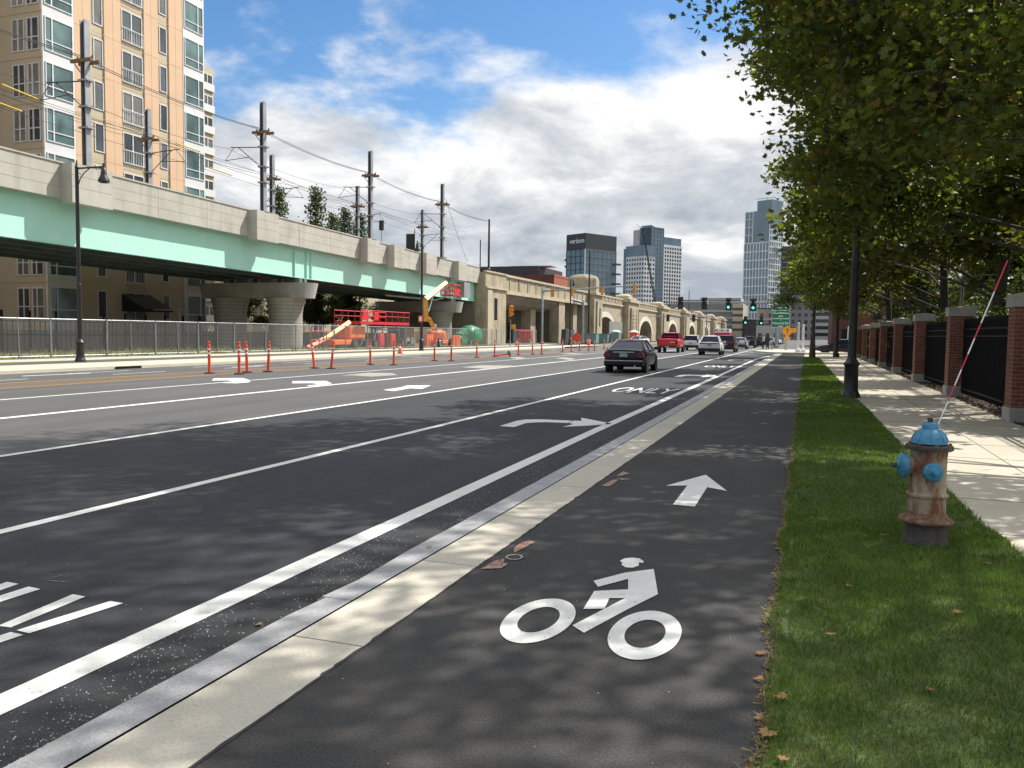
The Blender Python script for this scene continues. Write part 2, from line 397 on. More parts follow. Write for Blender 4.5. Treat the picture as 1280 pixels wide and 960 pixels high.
mixc = nt.nodes.new('ShaderNodeMix'); mixc.data_type = 'RGBA'; nt.links.new(mask.outputs[0], mixc.inputs[0])
hs = nt.nodes.new('ShaderNodeHueSaturation'); hs.inputs['Saturation'].default_value = 1.25; hs.inputs['Value'].default_value = .95; nt.links.new(sky.outputs[0], hs.inputs['Color']); nt.links.new(hs.outputs[0], mixc.inputs[6]); nt.links.new(shade.outputs[0], mixc.inputs[7])
nt.links.new(mixc.outputs[2], bg.inputs[0])
scene.view_settings.view_transform = 'Standard'; scene.view_settings.look = 'None'; scene.view_settings.gamma = 1
scene.view_settings.exposure = 0.55

# ------------------------------------------------------------------ ground and roads
Z = -.12
def sheet(name, pts, z, mat):
    m = MB(); m.sheet(pts, z); return struct(m.build(name, mat))
def rect(name, x0, x1, y0, y1, z, mat): return sheet(name, [(x0, y0), (x1, y0), (x1, y1), (x0, y1)], z, mat)
rect('ground', -2500, 2500, -300, 4500, Z - .03, 'gravel_ground')
rect('road', -26.3, -9.72, -10, 420, Z, 'asphalt_old')
rect('turning_lane_road', -9.72, -3.02, -10, 84, Z, 'asphalt_new')
rect('gutter_road', -3.02, -2.64, -10, 84, Z, 'asphalt_gutter')
rect('far_road', -9.72, -2.64, 84, 420, Z, 'asphalt_old')
rect('cross_road', -2.64, 120, 80.5, 420, Z - .004, 'asphalt_old')
m = MB(); m.box(-2.0, -.10, -6, 80, -.25, 0); struct(m.build('bike_path', 'asphalt_bike'))
# ragged asphalt lip over the concrete
m = MB(); pts = []
y = -6.
while y < 40: pts.append((-2.0 - abs(rnd.gauss(0, .006)) - .002, y)); y += rnd.uniform(.02, .09)
m.sheet([(-1.992, -6)] + [(-1.992, 40)] + pts[::-1], .0032); struct(m.build('bike_path_edge', 'asphalt_bike'))
m = MB(); y = -4.03
while y < 80:
    m.box(-2.40, -2.003, y + .006, min(y + 1.505 - .006, 80), -.25, .0015); y += 1.505
struct(m.build('concrete_paving_band', 'concrete_band'))
m = MB(); m.box(-2.405, -2.0, -4, 80, -.25, -.012); struct(m.build('paving_joint', 'joint'))
m = MB(); y = -4.
while y < 80:
    L = rnd.uniform(1.7, 2.2); j = rnd.uniform(-.008, .008); n = 6
    prof_top = [(-2.412, .004), (-2.625, .002), (-2.642 + j, -.02), (-2.65 + j, -.25), (-2.412, -.25)]
    # a few sections carry chips along the road edge
    vs = []; fs = []
    for i in range(n + 1):
        yy = y + .004 + (L - .008) * i / n; ch = rnd.uniform(0, .035) if y < 6 and rnd.random() < .5 else rnd.uniform(0, .006)
        vs += [(-2.412, yy, .004), (-2.612 + ch, yy, .003), (-2.640 + j + ch * .4, yy, -.022 - ch * .3), (-2.65 + j, yy, -.25)]
    for i in range(n):
        for k in range(3):
            a = i * 4 + k; fs.append((a, a + 1, a + 5, a + 4))
    fs += [(3, 2, 1, 0), (n * 4, n * 4 + 1, n * 4 + 2, n * 4 + 3)]
    m.add(vs, fs); y += L
struct(m.build('granite_kerb', 'granite'))
sheet('lawn_strip', [(-.10, -6), (4, -6), (3.6, 1), (2.35, 4), (1.62, 5.6), (1.44, 7.5), (1.40, 9), (1.32, 15), (1.2, 25), (1.0, 50), (.9, 66.6), (-.10, 66.6)], .006, 'turf')
m = MB(); m.box(-.10, 1.5, 66.6, 80, -.25, .003); struct(m.build('pavement_end', 'concrete_path'))
m = MB()
left = [(3.6, 1), (2.35, 4), (1.62, 5.6), (1.44, 7.5), (1.40, 9), (1.32, 15), (1.2, 25), (1.0, 50), (.9, 66.6), (1.5, 66.6), (1.5, 80)]
m.sheet(left[::-1] + [(3.7, 1), (3.7, 80)][::1], .0)
m.v = [(x, y, .002) for x, y, z in m.v]
struct(m.build('pavement', 'concrete_path'))
m = MB(); y = 1.2
while y < 80:
    m.box(.95 if y > 20 else 1.35, 3.7, y, y + .012, .0, .0045); y += 1.55
m.box(2.42, 2.432, 2, 80, .0, .0046)
struct(m.build('pavement_joint', 'joint'))
rect('planting_bed', 3.7, 4.9, -6, 80, .005, 'mulch')
rect('campus_ground', 4.9, 60, -20, 80, .0, 'dirt')
m = MB(); m.sheet([(-5.2, 90), (-3.2, 84.5), (14, 84.5), (40, 84.5), (40, 104), (-3.5, 104), (-5, 97)], .012)
for a, b_ in (((-5.2, 90), (-3.2, 84.5)), ((-3.2, 84.5), (40, 84.5)), ((-5, 97), (-5.2, 90))):
    m.add([(a[0], a[1], Z - .01), (b_[0], b_[1], Z - .01), (b_[0], b_[1], .012), (a[0], a[1], .012)], [(0, 1, 2, 3)])
struct(m.build('pavement_island', 'concrete_path'))
# far (left) side
m = MB(); m.box(-26.75, -26.3, -10, 92, -.3, .0); struct(m.build('far_kerb', 'concrete_band'))
rect('far_pavement', -29.9, -26.75, -10, 112, -.002, 'concrete_path')
rect('far_bike_path', -32.4, -29.9, -10, 112, .0, 'asphalt_old')
rect('far_footpath', -35.0, -32.4, -10, 112, -.002, 'concrete_path')
rect('verge', -46.5, -35.0, -10, 96, .012, 'verge')
rect('yard', -110, -46.5, -10, 200, .008, 'gravel_ground')
rect('yard_drive', -80, -35.0, 96, 250, .0, 'gravel_ground')
m = MB(); m.box(-26.29, -26.2, 26.0, 27.3, -.115, -.02); struct(m.build('drain_inlet', 'black_iron'))

# road markings
def marks(name, mat, z, polys):
    m = MB()
    for p in polys: m.sheet(p, z)
    return struct(m.build(name, mat))
def line(x, wd, y0, y1, dx=0): return [(x - wd / 2, y0), (x + wd / 2, y0), (x + wd / 2 + dx, y1), (x - wd / 2 + dx, y1)]
mz = Z + .004
marks('lane_line', 'paint_white', mz, [line(-6.12, .13, -2, 125), line(-9.72, .13, -2, 66), line(-9.72, .13, 66, 200), line(-13.72, .2, -2, 170), line(-17.2, .13, 5, 170)])
marks('edge_line', 'paint_white', mz, [[(-3.36, -2), (-3.17, -2), (-3.30, 14), (-3.48, 14)], [(-3.48, 14), (-3.30, 14), (-3.30, 62), (-3.48, 62)], [(-3.48, 62), (-3.30, 62), (-2.95, 70), (-3.1, 71)], [(-3.1, 71), (-2.95, 70), (-2.3, 76), (-2.4, 77)]])
marks('centre_line', 'paint_yellow', mz, [line(-20.35, .13, 5, 150), line(-22.1, .13, 5, 150)])
marks('median_strip', 'paint_brown', Z + .002, [line(-21.2, 1.5, 5, 150)])
marks('turn_arrow', 'paint_white', mz, [
    [(-5.121, 13.753), (-5.141, 14.73), (-5.07, 15.026), (-4.802, 15.202), (-4.19, 15.244), (-4.153, 14.795), (-4.564, 14.763), (-4.752, 14.612), (-4.855, 14.391), (-4.831, 13.738)],
    [(-4.145, 14.837), (-4.164, 15.257), (-4.015, 15.292), (-4.179, 15.874), (-3.344, 15.045), (-3.736, 14.486), (-4.063, 14.149), (-4.001, 14.664)]])
def arrow_right(x, y, s=1, sy=1.5):
    sh = [(0, 0), (0, 1.0), (.08, 1.3), (.34, 1.47), (.95, 1.5), (.95, 1.05), (.55, 1.02), (.38, .88), (.29, .65), (.29, 0)]
    hd = [(.97, .92), (.97, 1.6), (.94, 2.1), (1.75, 1.28), (1.0, .4)]
    return [[(x + a * s, y + b * s * sy) for a, b in q] for q in (sh, hd)]
marks('turn_arrow', 'paint_white', mz, arrow_right(-4.95, 33.2) + arrow_right(-5.0, 57.6))
marks('lane_letters_fragment', 'paint_white', mz, [
    [(-4.847, 3.674), (-4.87, 3.887), (-4.761, 3.882), (-4.751, 3.743), (-4.71, 3.569)], [(-4.62, 3.499), (-4.657, 3.667), (-4.653, 3.865), (-4.542, 3.855), (-4.548, 3.581), (-4.532, 3.432)],
    [(-4.192, 3.284), (-4.269, 3.853), (-4.16, 3.847), (-4.105, 3.292)], [(-4.037, 3.272), (-3.952, 3.839), (-3.849, 3.836), (-3.934, 3.264)],
    [(-4.3, 2.6), (-4.063, 3.072), (-4.043, 3.241), (-3.943, 3.235), (-3.957, 3.109), (-4.16, 2.6)], [(-4.24, 3.13), (-4.20, 3.262), (-4.13, 3.245), (-4.16, 3.1)]])
marks('survey_scratch', 'paint_scratch', mz, [[(-4.705, 3.91), (-4.70, 3.925), (-4.671, 4.138), (-4.664, 4.134)], [(-4.67, 3.998), (-4.67, 4.01), (-4.514, 4.036), (-4.514, 4.026)]])
marks('lane_arrow', 'paint_white', mz, [
    [(-18.143, 21.889), (-18.89, 22.911), (-18.278, 23.596), (-17.17, 22.635), (-16.575, 21.739), (-16.594, 21.132), (-17.072, 21.072), (-17.22, 21.831), (-17.784, 22.246)],
    [(-15.165, 22.011), (-15.804, 22.973), (-14.959, 23.635), (-14.066, 22.569), (-13.805, 21.652), (-13.858, 21.131), (-14.21, 21.347), (-14.166, 22.042), (-14.7, 22.416)],
    [(-11.316, 20.842), (-11.37, 21.99), (-11.608, 22.918), (-11.012, 23.39), (-10.541, 21.776), (-10.957, 21.828), (-10.825, 20.575)]])
marks('faded_marking', 'paint_faded', Z + .006, [
    [(-16.336, 26.762), (-16.521, 29.176), (-15.58, 29.436), (-14.676, 28.215), (-14.949, 26.694), (-15.97, 27.006)], [(-15.445, 36.222), (-15.613, 39.117), (-14.1, 39.9), (-13.9, 38.565), (-13.9, 35.433)],
    [(-19.04, 52.869), (-18.798, 54.317), (-17.4, 51.837), (-17.448, 49.882)], [(-16.061, 53.692), (-15.934, 55.791), (-14.455, 53.289), (-14.064, 50.52)], [(-19.4, 66), (-19.2, 69), (-17.7, 68), (-17.8, 65)]])
ds = [line(-23.4, .1, 5 + i * 6, 7.6 + i * 6) for i in range(18)] + [line(-25.0, .1, 16 + i * 6.5, 18.9 + i * 6.5) for i in range(12)]
ds += [[(-25.0, 20.673), (-24.762, 23.297), (-24.6, 23.2), (-24.8, 20.6)], [(-23.85, 30), (-24.0, 32.5), (-23.8, 32.6), (-23.7, 30)]]
marks('lane_dash', 'paint_white', mz, ds)
marks('stop_line', 'paint_white', mz, [[(-9.6, 76.5), (-2.9, 76.5), (-2.9, 77.0), (-9.6, 77.0)], [(-20, 79), (-9.8, 79), (-9.8, 79.4), (-20, 79.4)]])
def only(y0, y1, x0, x1):
    o = text('ONLY', 1.0, 'paint_white', 'lane_word', None, Matrix.Identity(4), extrude=0, bold=.012)
    me = o.data; xs = [v.co.x for v in me.vertices]; ys = [v.co.y for v in me.vertices]
    for v in me.vertices:
        v.co.x = x0 + (v.co.x - min(xs)) / (max(xs) - min(xs)) * (x1 - x0); v.co.y = y0 + (v.co.y - min(ys)) / (max(ys) - min(ys)) * (y1 - y0); v.co.z = mz
    return struct(o)
only(23.45, 25.7, -5.42, -3.62); only(44.6, 47.5, -5.15, -3.55)
# bike symbol and arrow on the path
m = MB()
m.sheet([(-1.208, 4.967), (-1.058, 5.221), (-0.9, 5.373), (-0.784, 4.852), (-0.901, 4.509), (-1.035, 4.071), (-1.12, 4.154), (-0.952, 4.708), (-1.038, 4.674), (-1.022, 4.48), (-1.132, 4.428), (-1.154, 4.769), (-0.969, 4.879), (-1.013, 5.089), (-1.152, 4.859)], .005)
m.sheet([(-1.151, 5.479), (-1.135, 5.554), (-1.091, 5.595), (-1.039, 5.593), (-1.0, 5.541), (-0.99, 5.489), (-1.022, 5.492), (-1.008, 5.415), (-1.035, 5.35), (-1.083, 5.341), (-1.121, 5.391), (-1.127, 5.449)], .005)
for cx_, cy_ in ((-1.314, 4.178), (-.737, 4.182)):
    n = 48; vs = []
    for k in range(n):
        a = 2 * math.pi * k / n; vs += [(cx_ + .180 * math.cos(a), cy_ + .366 * math.sin(a), .005), (cx_ + .100 * math.cos(a), cy_ + .212 * math.sin(a), .005)]
    m.add(vs, [(2 * k, (2 * k + 2) % (2 * n), (2 * k + 3) % (2 * n), 2 * k + 1) for k in range(n)])
struct(m.build('bicycle_symbol', 'paint_white'))
marks('path_arrow', 'paint_white', .005, [[(-1.099, 7.519), (-1.106, 8.54), (-1.311, 8.432), (-1.004, 9.287), (-0.696, 8.4), (-0.903, 8.524), (-0.9, 7.501)]])
marks('survey_paint', 'paint_orange', .006, [[(-1.96, 4.938), (-1.94, 5.167), (-1.899, 5.237), (-1.874, 5.142), (-1.835, 5.125), (-1.838, 5.007)], [(-1.93, 5.508), (-1.935, 5.701), (-1.899, 5.779), (-1.845, 5.739), (-1.86, 5.571), (-1.89, 5.4)],
      [(-1.92, 8.166), (-1.891, 8.539), (-1.835, 8.606), (-1.828, 8.318), (-1.845, 8.152)], [(-1.905, 8.795), (-1.902, 9.122), (-1.8, 9.025), (-1.847, 8.866)]])
m = MB(); n = 20; vs = []
for k in range(n):
    a = 2 * math.pi * k / n; vs += [(-1.85 + .062 * math.cos(a), 5.29 + .07 * math.sin(a), .007), (-1.85 + .045 * math.cos(a), 5.29 + .052 * math.sin(a), .007)]
m.add(vs, [(2 * k, (2 * k + 2) % (2 * n), (2 * k + 3) % (2 * n), 2 * k + 1) for k in range(n)])
m.sheet([(-1.878, 8.66), (-1.711, 8.661), (-1.80, 8.58)], .007)
struct(m.build('survey_loop', 'paint_faded'))
# loose grit along the gutter, one uncountable mass
g = np.random.default_rng(5)
def scatter_tris(name, mat, P, S, label, cat, kind='stuff', flat=False):
    n = len(P); a = g.uniform(0, 6.28, n); V = np.zeros((n, 4, 3))
    for k in range(3):
        V[:, k, 0] = P[:, 0] + S * np.cos(a + k * 2.1); V[:, k, 1] = P[:, 1] + S * np.sin(a + k * 2.1) * 1.2; V[:, k, 2] = P[:, 2]
    V[:, 3] = P; V[:, 3, 2] += S * .8
    m = bpy.data.meshes.new(name); fs = []
    for i in range(n):
        o = 4 * i; fs += [(o, o + 1, o + 3), (o + 1, o + 2, o + 3), (o + 2, o, o + 3)]
    m.from_pydata(V.reshape(-1, 3).tolist(), [], fs); m.materials.append(M[mat])
    o = bpy.data.objects.new(name, m); COL.objects.link(o); return tag(o, label, cat, None, kind)
n = 5200; yy = 2 + 26 * g.random(n) ** 1.7
P = np.stack([g.uniform(-3.22, -2.66, n) * 1.0, yy, np.full(n, Z)], 1)
keep = (np.sin(yy * 3.1 + P[:, 0] * 9) + g.normal(0, .7, n)) > -.3; P = P[keep]
scatter_tris('road_grit', 'gravel_bits', P, g.uniform(.0015, .0055, len(P)), 'pale loose grit scattered along the gutter beside the white edge line', 'grit')
n = 260; P = np.stack([g.uniform(-6, -.15, n), 2.5 + 9 * g.random(n), np.zeros(n)], 1); P[:, 2] = np.where(P[:, 0] < -2.64, Z, .004)
scatter_tris('path_grit', 'gravel_bits', P, g.uniform(.002, .005, n), 'sparse pale specks of grit on the bike path and nearest lane', 'grit')

# ------------------------------------------------------------------ numpy meshes for leaves and grass
def np_mesh(name, V, faces_per, mat, parent=None):
    """V: (N, k, 3) ; faces_per: list of index tuples within k"""
    N, k, _ = V.shape
    me = bpy.data.meshes.new(name); me.vertices.add(N * k); me.vertices.foreach_set('co', V.reshape(-1).astype(np.float32))
    tot = [len(q) for q in faces_per]; L = sum(tot)
    me.loops.add(N * L); me.polygons.add(N * len(tot))
    idx = np.concatenate([np.array(q) for q in faces_per])
    allidx = (np.arange(N)[:, None] * k + idx[None, :]).reshape(-1); me.loops.foreach_set('vertex_index', allidx.astype(np.int32))
    st = np.cumsum([0] + tot[:-1]); starts = (np.arange(N)[:, None] * L + st[None, :]).reshape(-1)
    me.polygons.foreach_set('loop_start', starts.astype(np.int32)); me.polygons.foreach_set('loop_total', np.tile(tot, N).astype(np.int32))
    me.update(calc_edges=True); me.validate(); me.materials.append(M[mat])
    o = bpy.data.objects.new(name, me); COL.objects.link(o)
    if parent: o.parent = parent
    return o
# grass
def right_edge(y): return np.interp(y, [1, 4, 5.6, 7.5, 9, 15, 25, 50, 66], [3.6, 2.35, 1.62, 1.44, 1.40, 1.32, 1.2, 1.0, .9])
def grass(n, y0, y1, p, h, wd, seed):
    gg = np.random.default_rng(seed); y = y0 + (y1 - y0) * gg.random(n) ** p; x = -.12 + (right_edge(y) + .02 + .12) * gg.random(n)
    x += np.where(gg.random(n) < .06, gg.normal(0, .02, n), 0)
    hh = h * gg.uniform(.4, 1.15, n) * (1 + .28 * np.sin(x * 7 + 2 * np.sin(y * 1.3)) * np.sin(y * 3.1)); x = np.where(x < -.04, x + .03 * np.sin(y * 5.1) * np.sin(y * 1.7), x); a = gg.uniform(0, 6.28, n); lean = gg.normal(0, .5, (n, 2)) * hh[:, None]
    ww = wd * gg.uniform(.6, 1.2, n) * (1 + y / 14.)
    V = np.zeros((n, 5, 3)); dx, dy = np.cos(a) * ww, np.sin(a) * ww; z = .004
    V[:, 0] = np.stack([x - dx, y - dy, np.full(n, z)], 1); V[:, 1] = np.stack([x + dx, y + dy, np.full(n, z)], 1)
    V[:, 2] = np.stack([x + dx * .8 + lean[:, 0] * .4, y + dy * .8 + lean[:, 1] * .4, z + hh * .6], 1); V[:, 3] = np.stack([x - dx * .8 + lean[:, 0] * .4, y - dy * .8 + lean[:, 1] * .4, z + hh * .6], 1)
    V[:, 4] = np.stack([x + lean[:, 0], y + lean[:, 1], z + hh], 1)
    return V
V = np.concatenate([grass(95000, 2.2, 7.5, 1.1, .042, .0016, 1), grass(60000, 7, 20, 1.3, .042, .0022, 2), grass(30000, 18, 66, 1.2, .05, .004, 3)])
gg = np.random.default_rng(8); n = 3800; y = 2.3 + 30 * gg.random(n) ** 1.5; x = -.12 - np.abs(gg.normal(0, .010, n)) + .035 * np.sin(y * 5.1) * np.sin(y * 1.7) ; a = gg.uniform(0, 6.28, n); L = gg.uniform(.01, .04, n); T = np.zeros((n, 4, 3)); w_ = .0016 * (1 + y / 8)
T[:, 0] = np.stack([x - w_ * np.sin(a), y + w_ * np.cos(a), np.full(n, .008)], 1); T[:, 1] = np.stack([x + w_ * np.sin(a), y - w_ * np.cos(a), np.full(n, .008)], 1)
T[:, 2] = T[:, 1] + np.stack([L * np.cos(a), L * np.sin(a), gg.uniform(0, .014, n)], 1); T[:, 3] = T[:, 0] + np.stack([L * np.cos(a), L * np.sin(a), gg.uniform(0, .014, n)], 1)
tag(np_mesh('thatch', T, [(0, 1, 2, 3)], 'thatch'), 'dry clippings and dead grass fringing the bike path edge', 'dry grass', None, 'stuff')
o = np_mesh('grass', V, [(0, 1, 2, 3), (3, 2, 4)], 'grass_blade'); tag(o, 'mown green grass strip between the bike path and the pavement', 'grass', None, 'stuff')
# weeds on the far verge
gg = np.random.default_rng(4); n = 9000; y = gg.uniform(18, 94, n); x = gg.uniform(-44, -35.1, n)
dn = np.sin(y * .9) + np.sin(y * 2.3 + x); kp = dn + gg.normal(0, .6, n) > .1; x, y = x[kp], y[kp]; n = len(x)
h = gg.uniform(.08, .42, n); a = gg.uniform(0, 6.28, n); V = np.zeros((n, 3, 3)); l = gg.normal(0, .1, (n, 2))
V[:, 0] = np.stack([x - .04 * np.cos(a), y - .04 * np.sin(a), np.full(n, .01)], 1); V[:, 1] = np.stack([x + .04 * np.cos(a), y + .04 * np.sin(a), np.full(n, .01)], 1); V[:, 2] = np.stack([x + l[:, 0], y + l[:, 1], h], 1)
tag(np_mesh('weeds', V, [(0, 1, 2)], 'weed'), 'pale weeds growing along the foot of the chain link fence', 'weeds', None, 'stuff')
# fallen leaves
LEAF = [(0, -.12), (.10, -.02), (.34, -.16), (.30, .04), (.50, .16), (.30, .24), (.34, .46), (.14, .38), (0, .62), (-.14, .38), (-.34, .46), (-.30, .24), (-.50, .16), (-.30, .04), (-.34, -.16), (-.10, -.02)]
def leaf_obj(x, y, z, s, a):
    m = MB(); vs = [(px * s, py * s, .012 * s * 30 * (abs(px) ** 1.5) * rnd.uniform(.2, 1.0)) for px, py in LEAF]; m.add(vs + [(0, .1 * s, .002)], [(i, (i + 1) % 16, 16) for i in range(16)])
    o = m.build('fallen_leaf', 'dry_leaf'); o.location = (x, y, z); o.rotation_euler = (rnd.uniform(-.15, .15), rnd.uniform(-.15, .15), a)
    return tag(o, 'dry curled maple leaf lying on the ground', 'leaf', 'fallen leaves on grass and paving')
for x, y, s in ((.17, 4.45, .07), (-.08, 3.25, .09), (-.06, 3.6, .07), (.86, 5.1, .08), (-.15, 4.1, .07), (.62, 6.9, .07), (-.14, 6.2, .07), (.3, 5.4, .05), (.55, 3.9, .05), (1.2, 6.3, .07),
                (-2.5, 5.3, .05), (-.9, 12.9, .10), (-.5, 11.8, .08), (.2, 9.5, .07), (.35, 12.6, .07), (-.12, 2.95, .08), (-.04, 3.05, .06), (-.12, 3.4, .05), (-.16, 3.8, .06), (-.13, 5.0, .06), (-2.85, 3.83, .06), (-4.9, 7.3, .06)):
    leaf_obj(x, y, .03 if x > -.1 and x < 1.4 else (Z + .01 if x < -2.64 else .012), s, rnd.uniform(0, 6.28))
# litter along the seam between bike path and grass
n = 420; P = np.stack([g.normal(-.115, .02, n), 2.4 + 16 * g.random(n) ** 1.4, np.full(n, .006)], 1)
scatter_tris('seam_litter', 'dry_leaf', P, g.uniform(.004, .013, n), 'crumbs of dry leaf caught along the grass edge of the bike path', 'leaf litter')
n = 2500; P = np.stack([g.uniform(3.65, 4.9, n), g.uniform(8, 60, n), np.full(n, .01)], 1)
scatter_tris('bark_mulch', 'mulch', P, g.uniform(.015, .05, n), 'dark bark mulch heaped under the iron fence', 'mulch')
n = 500; P = np.stack([g.uniform(3.6, 4.6, n), g.uniform(10, 45, n), np.full(n, .02)], 1)
scatter_tris('mulch_leaves', 'dry_leaf', P, g.uniform(.02, .05, n), 'brown dry leaf scraps lying on the mulch by the brick pillars', 'leaf litter')

# ------------------------------------------------------------------ hydrant
HX, HY = .89, 6.80
h = thing('fire_hydrant', 'rusty cream fire hydrant with blue bonnet and caps standing in the grass', 'hydrant', (HX, HY, 0))
rust = lambda prof, name, mat, n=32, **k: MB().lathe(prof, n, **k).build(name, mat, h, smooth=35)
rust([(.165, -.02), (.165, .03), (.155, .05), (.145, .13), (.14, .17)], 'base_pipe', 'flange_dark')
rust([(.13, .170), (.175, .176), (.188, .186), (.188, .200), (.172, .212), (.150, .226), (.137, .245), (.132, .26)], 'bottom_flange', 'rust_flange')
rust([(.131, .24), (.129, .37), (.142, .376), (.144, .392), (.132, .402), (.125, .415), (.124, .665), (.128, .70), (.13, .735)], 'barrel', 'rusty_iron')
rust([(.128, .722), (.162, .725), (.166, .735), (.162, .757), (.12, .762)], 'top_flange', 'flange_dark')
b_ = MB()
for k in range(8):
    a = k * math.pi / 4 + .2; b_.lathe([(.013, -.02), (.013, .025), (.006, .03)], 6, rot('Z', a, (math.cos(a) * .147, math.sin(a) * .147, .742)))
b_.build('flange_bolts', 'rust_flange', h)
bon = [(.125, .772)] + [(.122 * math.cos(t), .775 + .115 * math.sin(t)) for t in [i * .16 for i in range(1, 8)]] + [(.056, .873), (.055, .915), (.048, .925), (.03, .927)]
rust(bon, 'bonnet', 'hydrant_blue')
rb = MB()
for k in range(8):
    a = k * math.pi / 4; rb.tube([(math.cos(a) * .124 * math.cos(t), math.sin(a) * .124 * math.cos(t), .775 + .116 * math.sin(t)) for t in [.05, .3, .55, .8, 1.05]], .005, 5)
rb.build('bonnet_rib', 'hydrant_blue', h)
MB().lathe([(.02, .92), (.02, .958), (.017, .962)], 5, rot('Z', .3)).build('operating_nut', 'flange_dark', h)
def nozzle(az, zc, rr, ln, big):
    mt = Matrix.Rotation(az, 4, 'Z') @ Matrix.Translation((0, 0, zc)) @ Matrix.Rotation(R(90), 4, 'Y')
    MB().lathe([(rr * 1.1, .07), (rr * .95, .115), (rr * .95, .09 + ln)], 24, mt).build('nozzle', 'rusty_iron', h, smooth=35)
    c = MB().lathe([(rr * .95, .088 + ln), (rr * 1.22, .09 + ln), (rr * 1.22, .125 + ln), (rr * 1.05, .138 + ln), (rr * .5, .146 + ln), (rr * .42, .16 + ln)], 24, mt).build('nozzle_cap', 'hydrant_blue', h, smooth=35)
    MB().lathe([(.018, .15 + ln), (.018, .195 + ln), (.014, .198 + ln)], 5, mt).build('cap_nut', 'flange_dark' if big else 'hydrant_blue', c)
nozzle(R(190), .60, .074, .065, 1); nozzle(R(-84), .575, .056, .034, 0)
p0 = Vector((.035, .02, .85)); p1 = Vector((.51, .30, 2.14))
for i in range(11):
    a = p0.lerp(p1, i / 11); b2 = p0.lerp(p1, (i + 1) / 11)
    MB().tube([a, b2], .0045, 8).build('marker_rod', 'sign_white' if i in (0, 1, 3, 5, 7, 8) else 'red_paint', h)
del b_

# ------------------------------------------------------------------ street lamps
def lamp(loc, label, rz=0, h_=8.75, arm=1.55):
    t = thing('street_lamp', label, 'street lamp', loc, rz, 'black street lamps')
    MB().lathe([(.235, 0), (.235, .06), (.215, .10), (.19, .16), (.175, .2), (.165, .8), (.195, .84), (.2, .88), (.165, .92), (.13, .97), (.105, 1.05)], 16).build('lamp_base', 'black_paint', t, smooth=40)
    MB().lathe([(.105, .97), (.098, 3.4), (.105, 3.42), (.105, 3.5), (.09, 3.52), (.075, h_ - .1), (.085, h_ - .05), (.06, h_), (.02, h_ + .25)], 14).build('pole', 'black_paint', t, smooth=30)
    a = MB(); zt = h_ - .12; a.tube([(0, 0, zt), (arm, 0, zt)], .04, 8)
    a.tube([(.08, 0, zt - .72), (.2, 0, zt - .45), (.42, 0, zt - .22), (.75, 0, zt - .03)], .025, 6)
    a.tube([(.1 + .12 * math.cos(q), 0, zt - .30 + .10 * math.sin(q)) for q in [i * .7 for i in range(8)]], .014, 5)
    a.tube([(arm * .72, 0, zt), (arm * .72 + .04, 0, zt - .12)], .012, 5); a.lathe([(.05, -.06), (.05, .12), (.02, .16)], 8, Matrix.Translation((arm, 0, zt)))
    a.build('arm', 'black_paint', t)
    s = MB().lathe([(.05, zt - .04), (.10, zt - .10), (.12, zt - .28), (.15, zt - .42), (.24, zt - .58), (.25, zt - .66), (.22, zt - .67)], 18, Matrix.Translation((arm, 0, 0))).build('lamp_shade', 'black_paint', t, smooth=35)
    MB().lathe([(.19, zt - .70), (.20, zt - .66)], 16, Matrix.Translation((arm, 0, 0))).build('lens', 'glass_dark', s)
    return t
l0 = lamp((-30.95, 28.6, 0), 'black street lamp with bell shade, nearest on the far pavement by the fence')
dup(l0, (-29.7, 61.2, 0), R(-78), 'black street lamp on the far pavement in front of the orange boom lift')
dup(l0, (1.12, 22.9, .004), R(180), 'black street lamp with ribbed base standing in the grass edge near the brick pillars')
dup(l0, (-30.2, 108.0, 0), R(-60), 'black street lamp beside the gantry at the viaduct tower')
s = thing('parking_sign', 'small red and white sign strapped to the second far lamp post', 'sign', (-29.7, 61.0, 2.6))
MB().box(-.2, .2, -.02, 0, -.3, .3).build('sign_panel', 'red_paint', s); MB().box(-.12, .12, -.026, -.021, -.18, .18).build('sign_text_block', 'sign_white', s)

# ------------------------------------------------------------------ brick pillars and iron fence
PILX = 3.93; PY = [10.5 + 7.38 * i for i in range(9)]
ords = ['', 'brick pillar with stone cap nearest the camera at the right edge', 'brick pillar with stone cap, second one along the pavement', 'third brick pillar along the pavement', 'fourth brick pillar along the pavement',
        'fifth brick pillar along the pavement', 'sixth brick pillar, partly behind the fifth', 'seventh brick pillar far along the fence', 'last visible brick pillar at the far end of the fence']
pil = None
for i, y in enumerate(PY):
    if i == 0: continue
    if pil is None:
        pil = thing('brick_pillar', ords[i], 'pillar', (PILX, y, 0), 0, 'brick pillars along the pavement')
        MB().box(-.315, .315, -.315, .315, -.1, .27).build('plinth', 'stone_cap', pil, bevel=.02)
        MB().box(-.285, .285, -.285, .285, .26, 2.16).build('shaft', 'brick', pil, bevel=.006)
        c = MB(); c.box(-.33, .33, -.33, .33, 2.155, 2.40); c.add([(-.32, -.32, 2.399), (.32, -.32, 2.399), (.32, .32, 2.399), (-.32, .32, 2.399), (0, 0, 2.45)], [(0, 1, 4), (1, 2, 4), (2, 3, 4), (3, 0, 4)])
        c.build('cap', 'stone_cap', pil, bevel=.012)
    else: dup(pil, (PILX, y, 0), None, ords[i])
fp = None
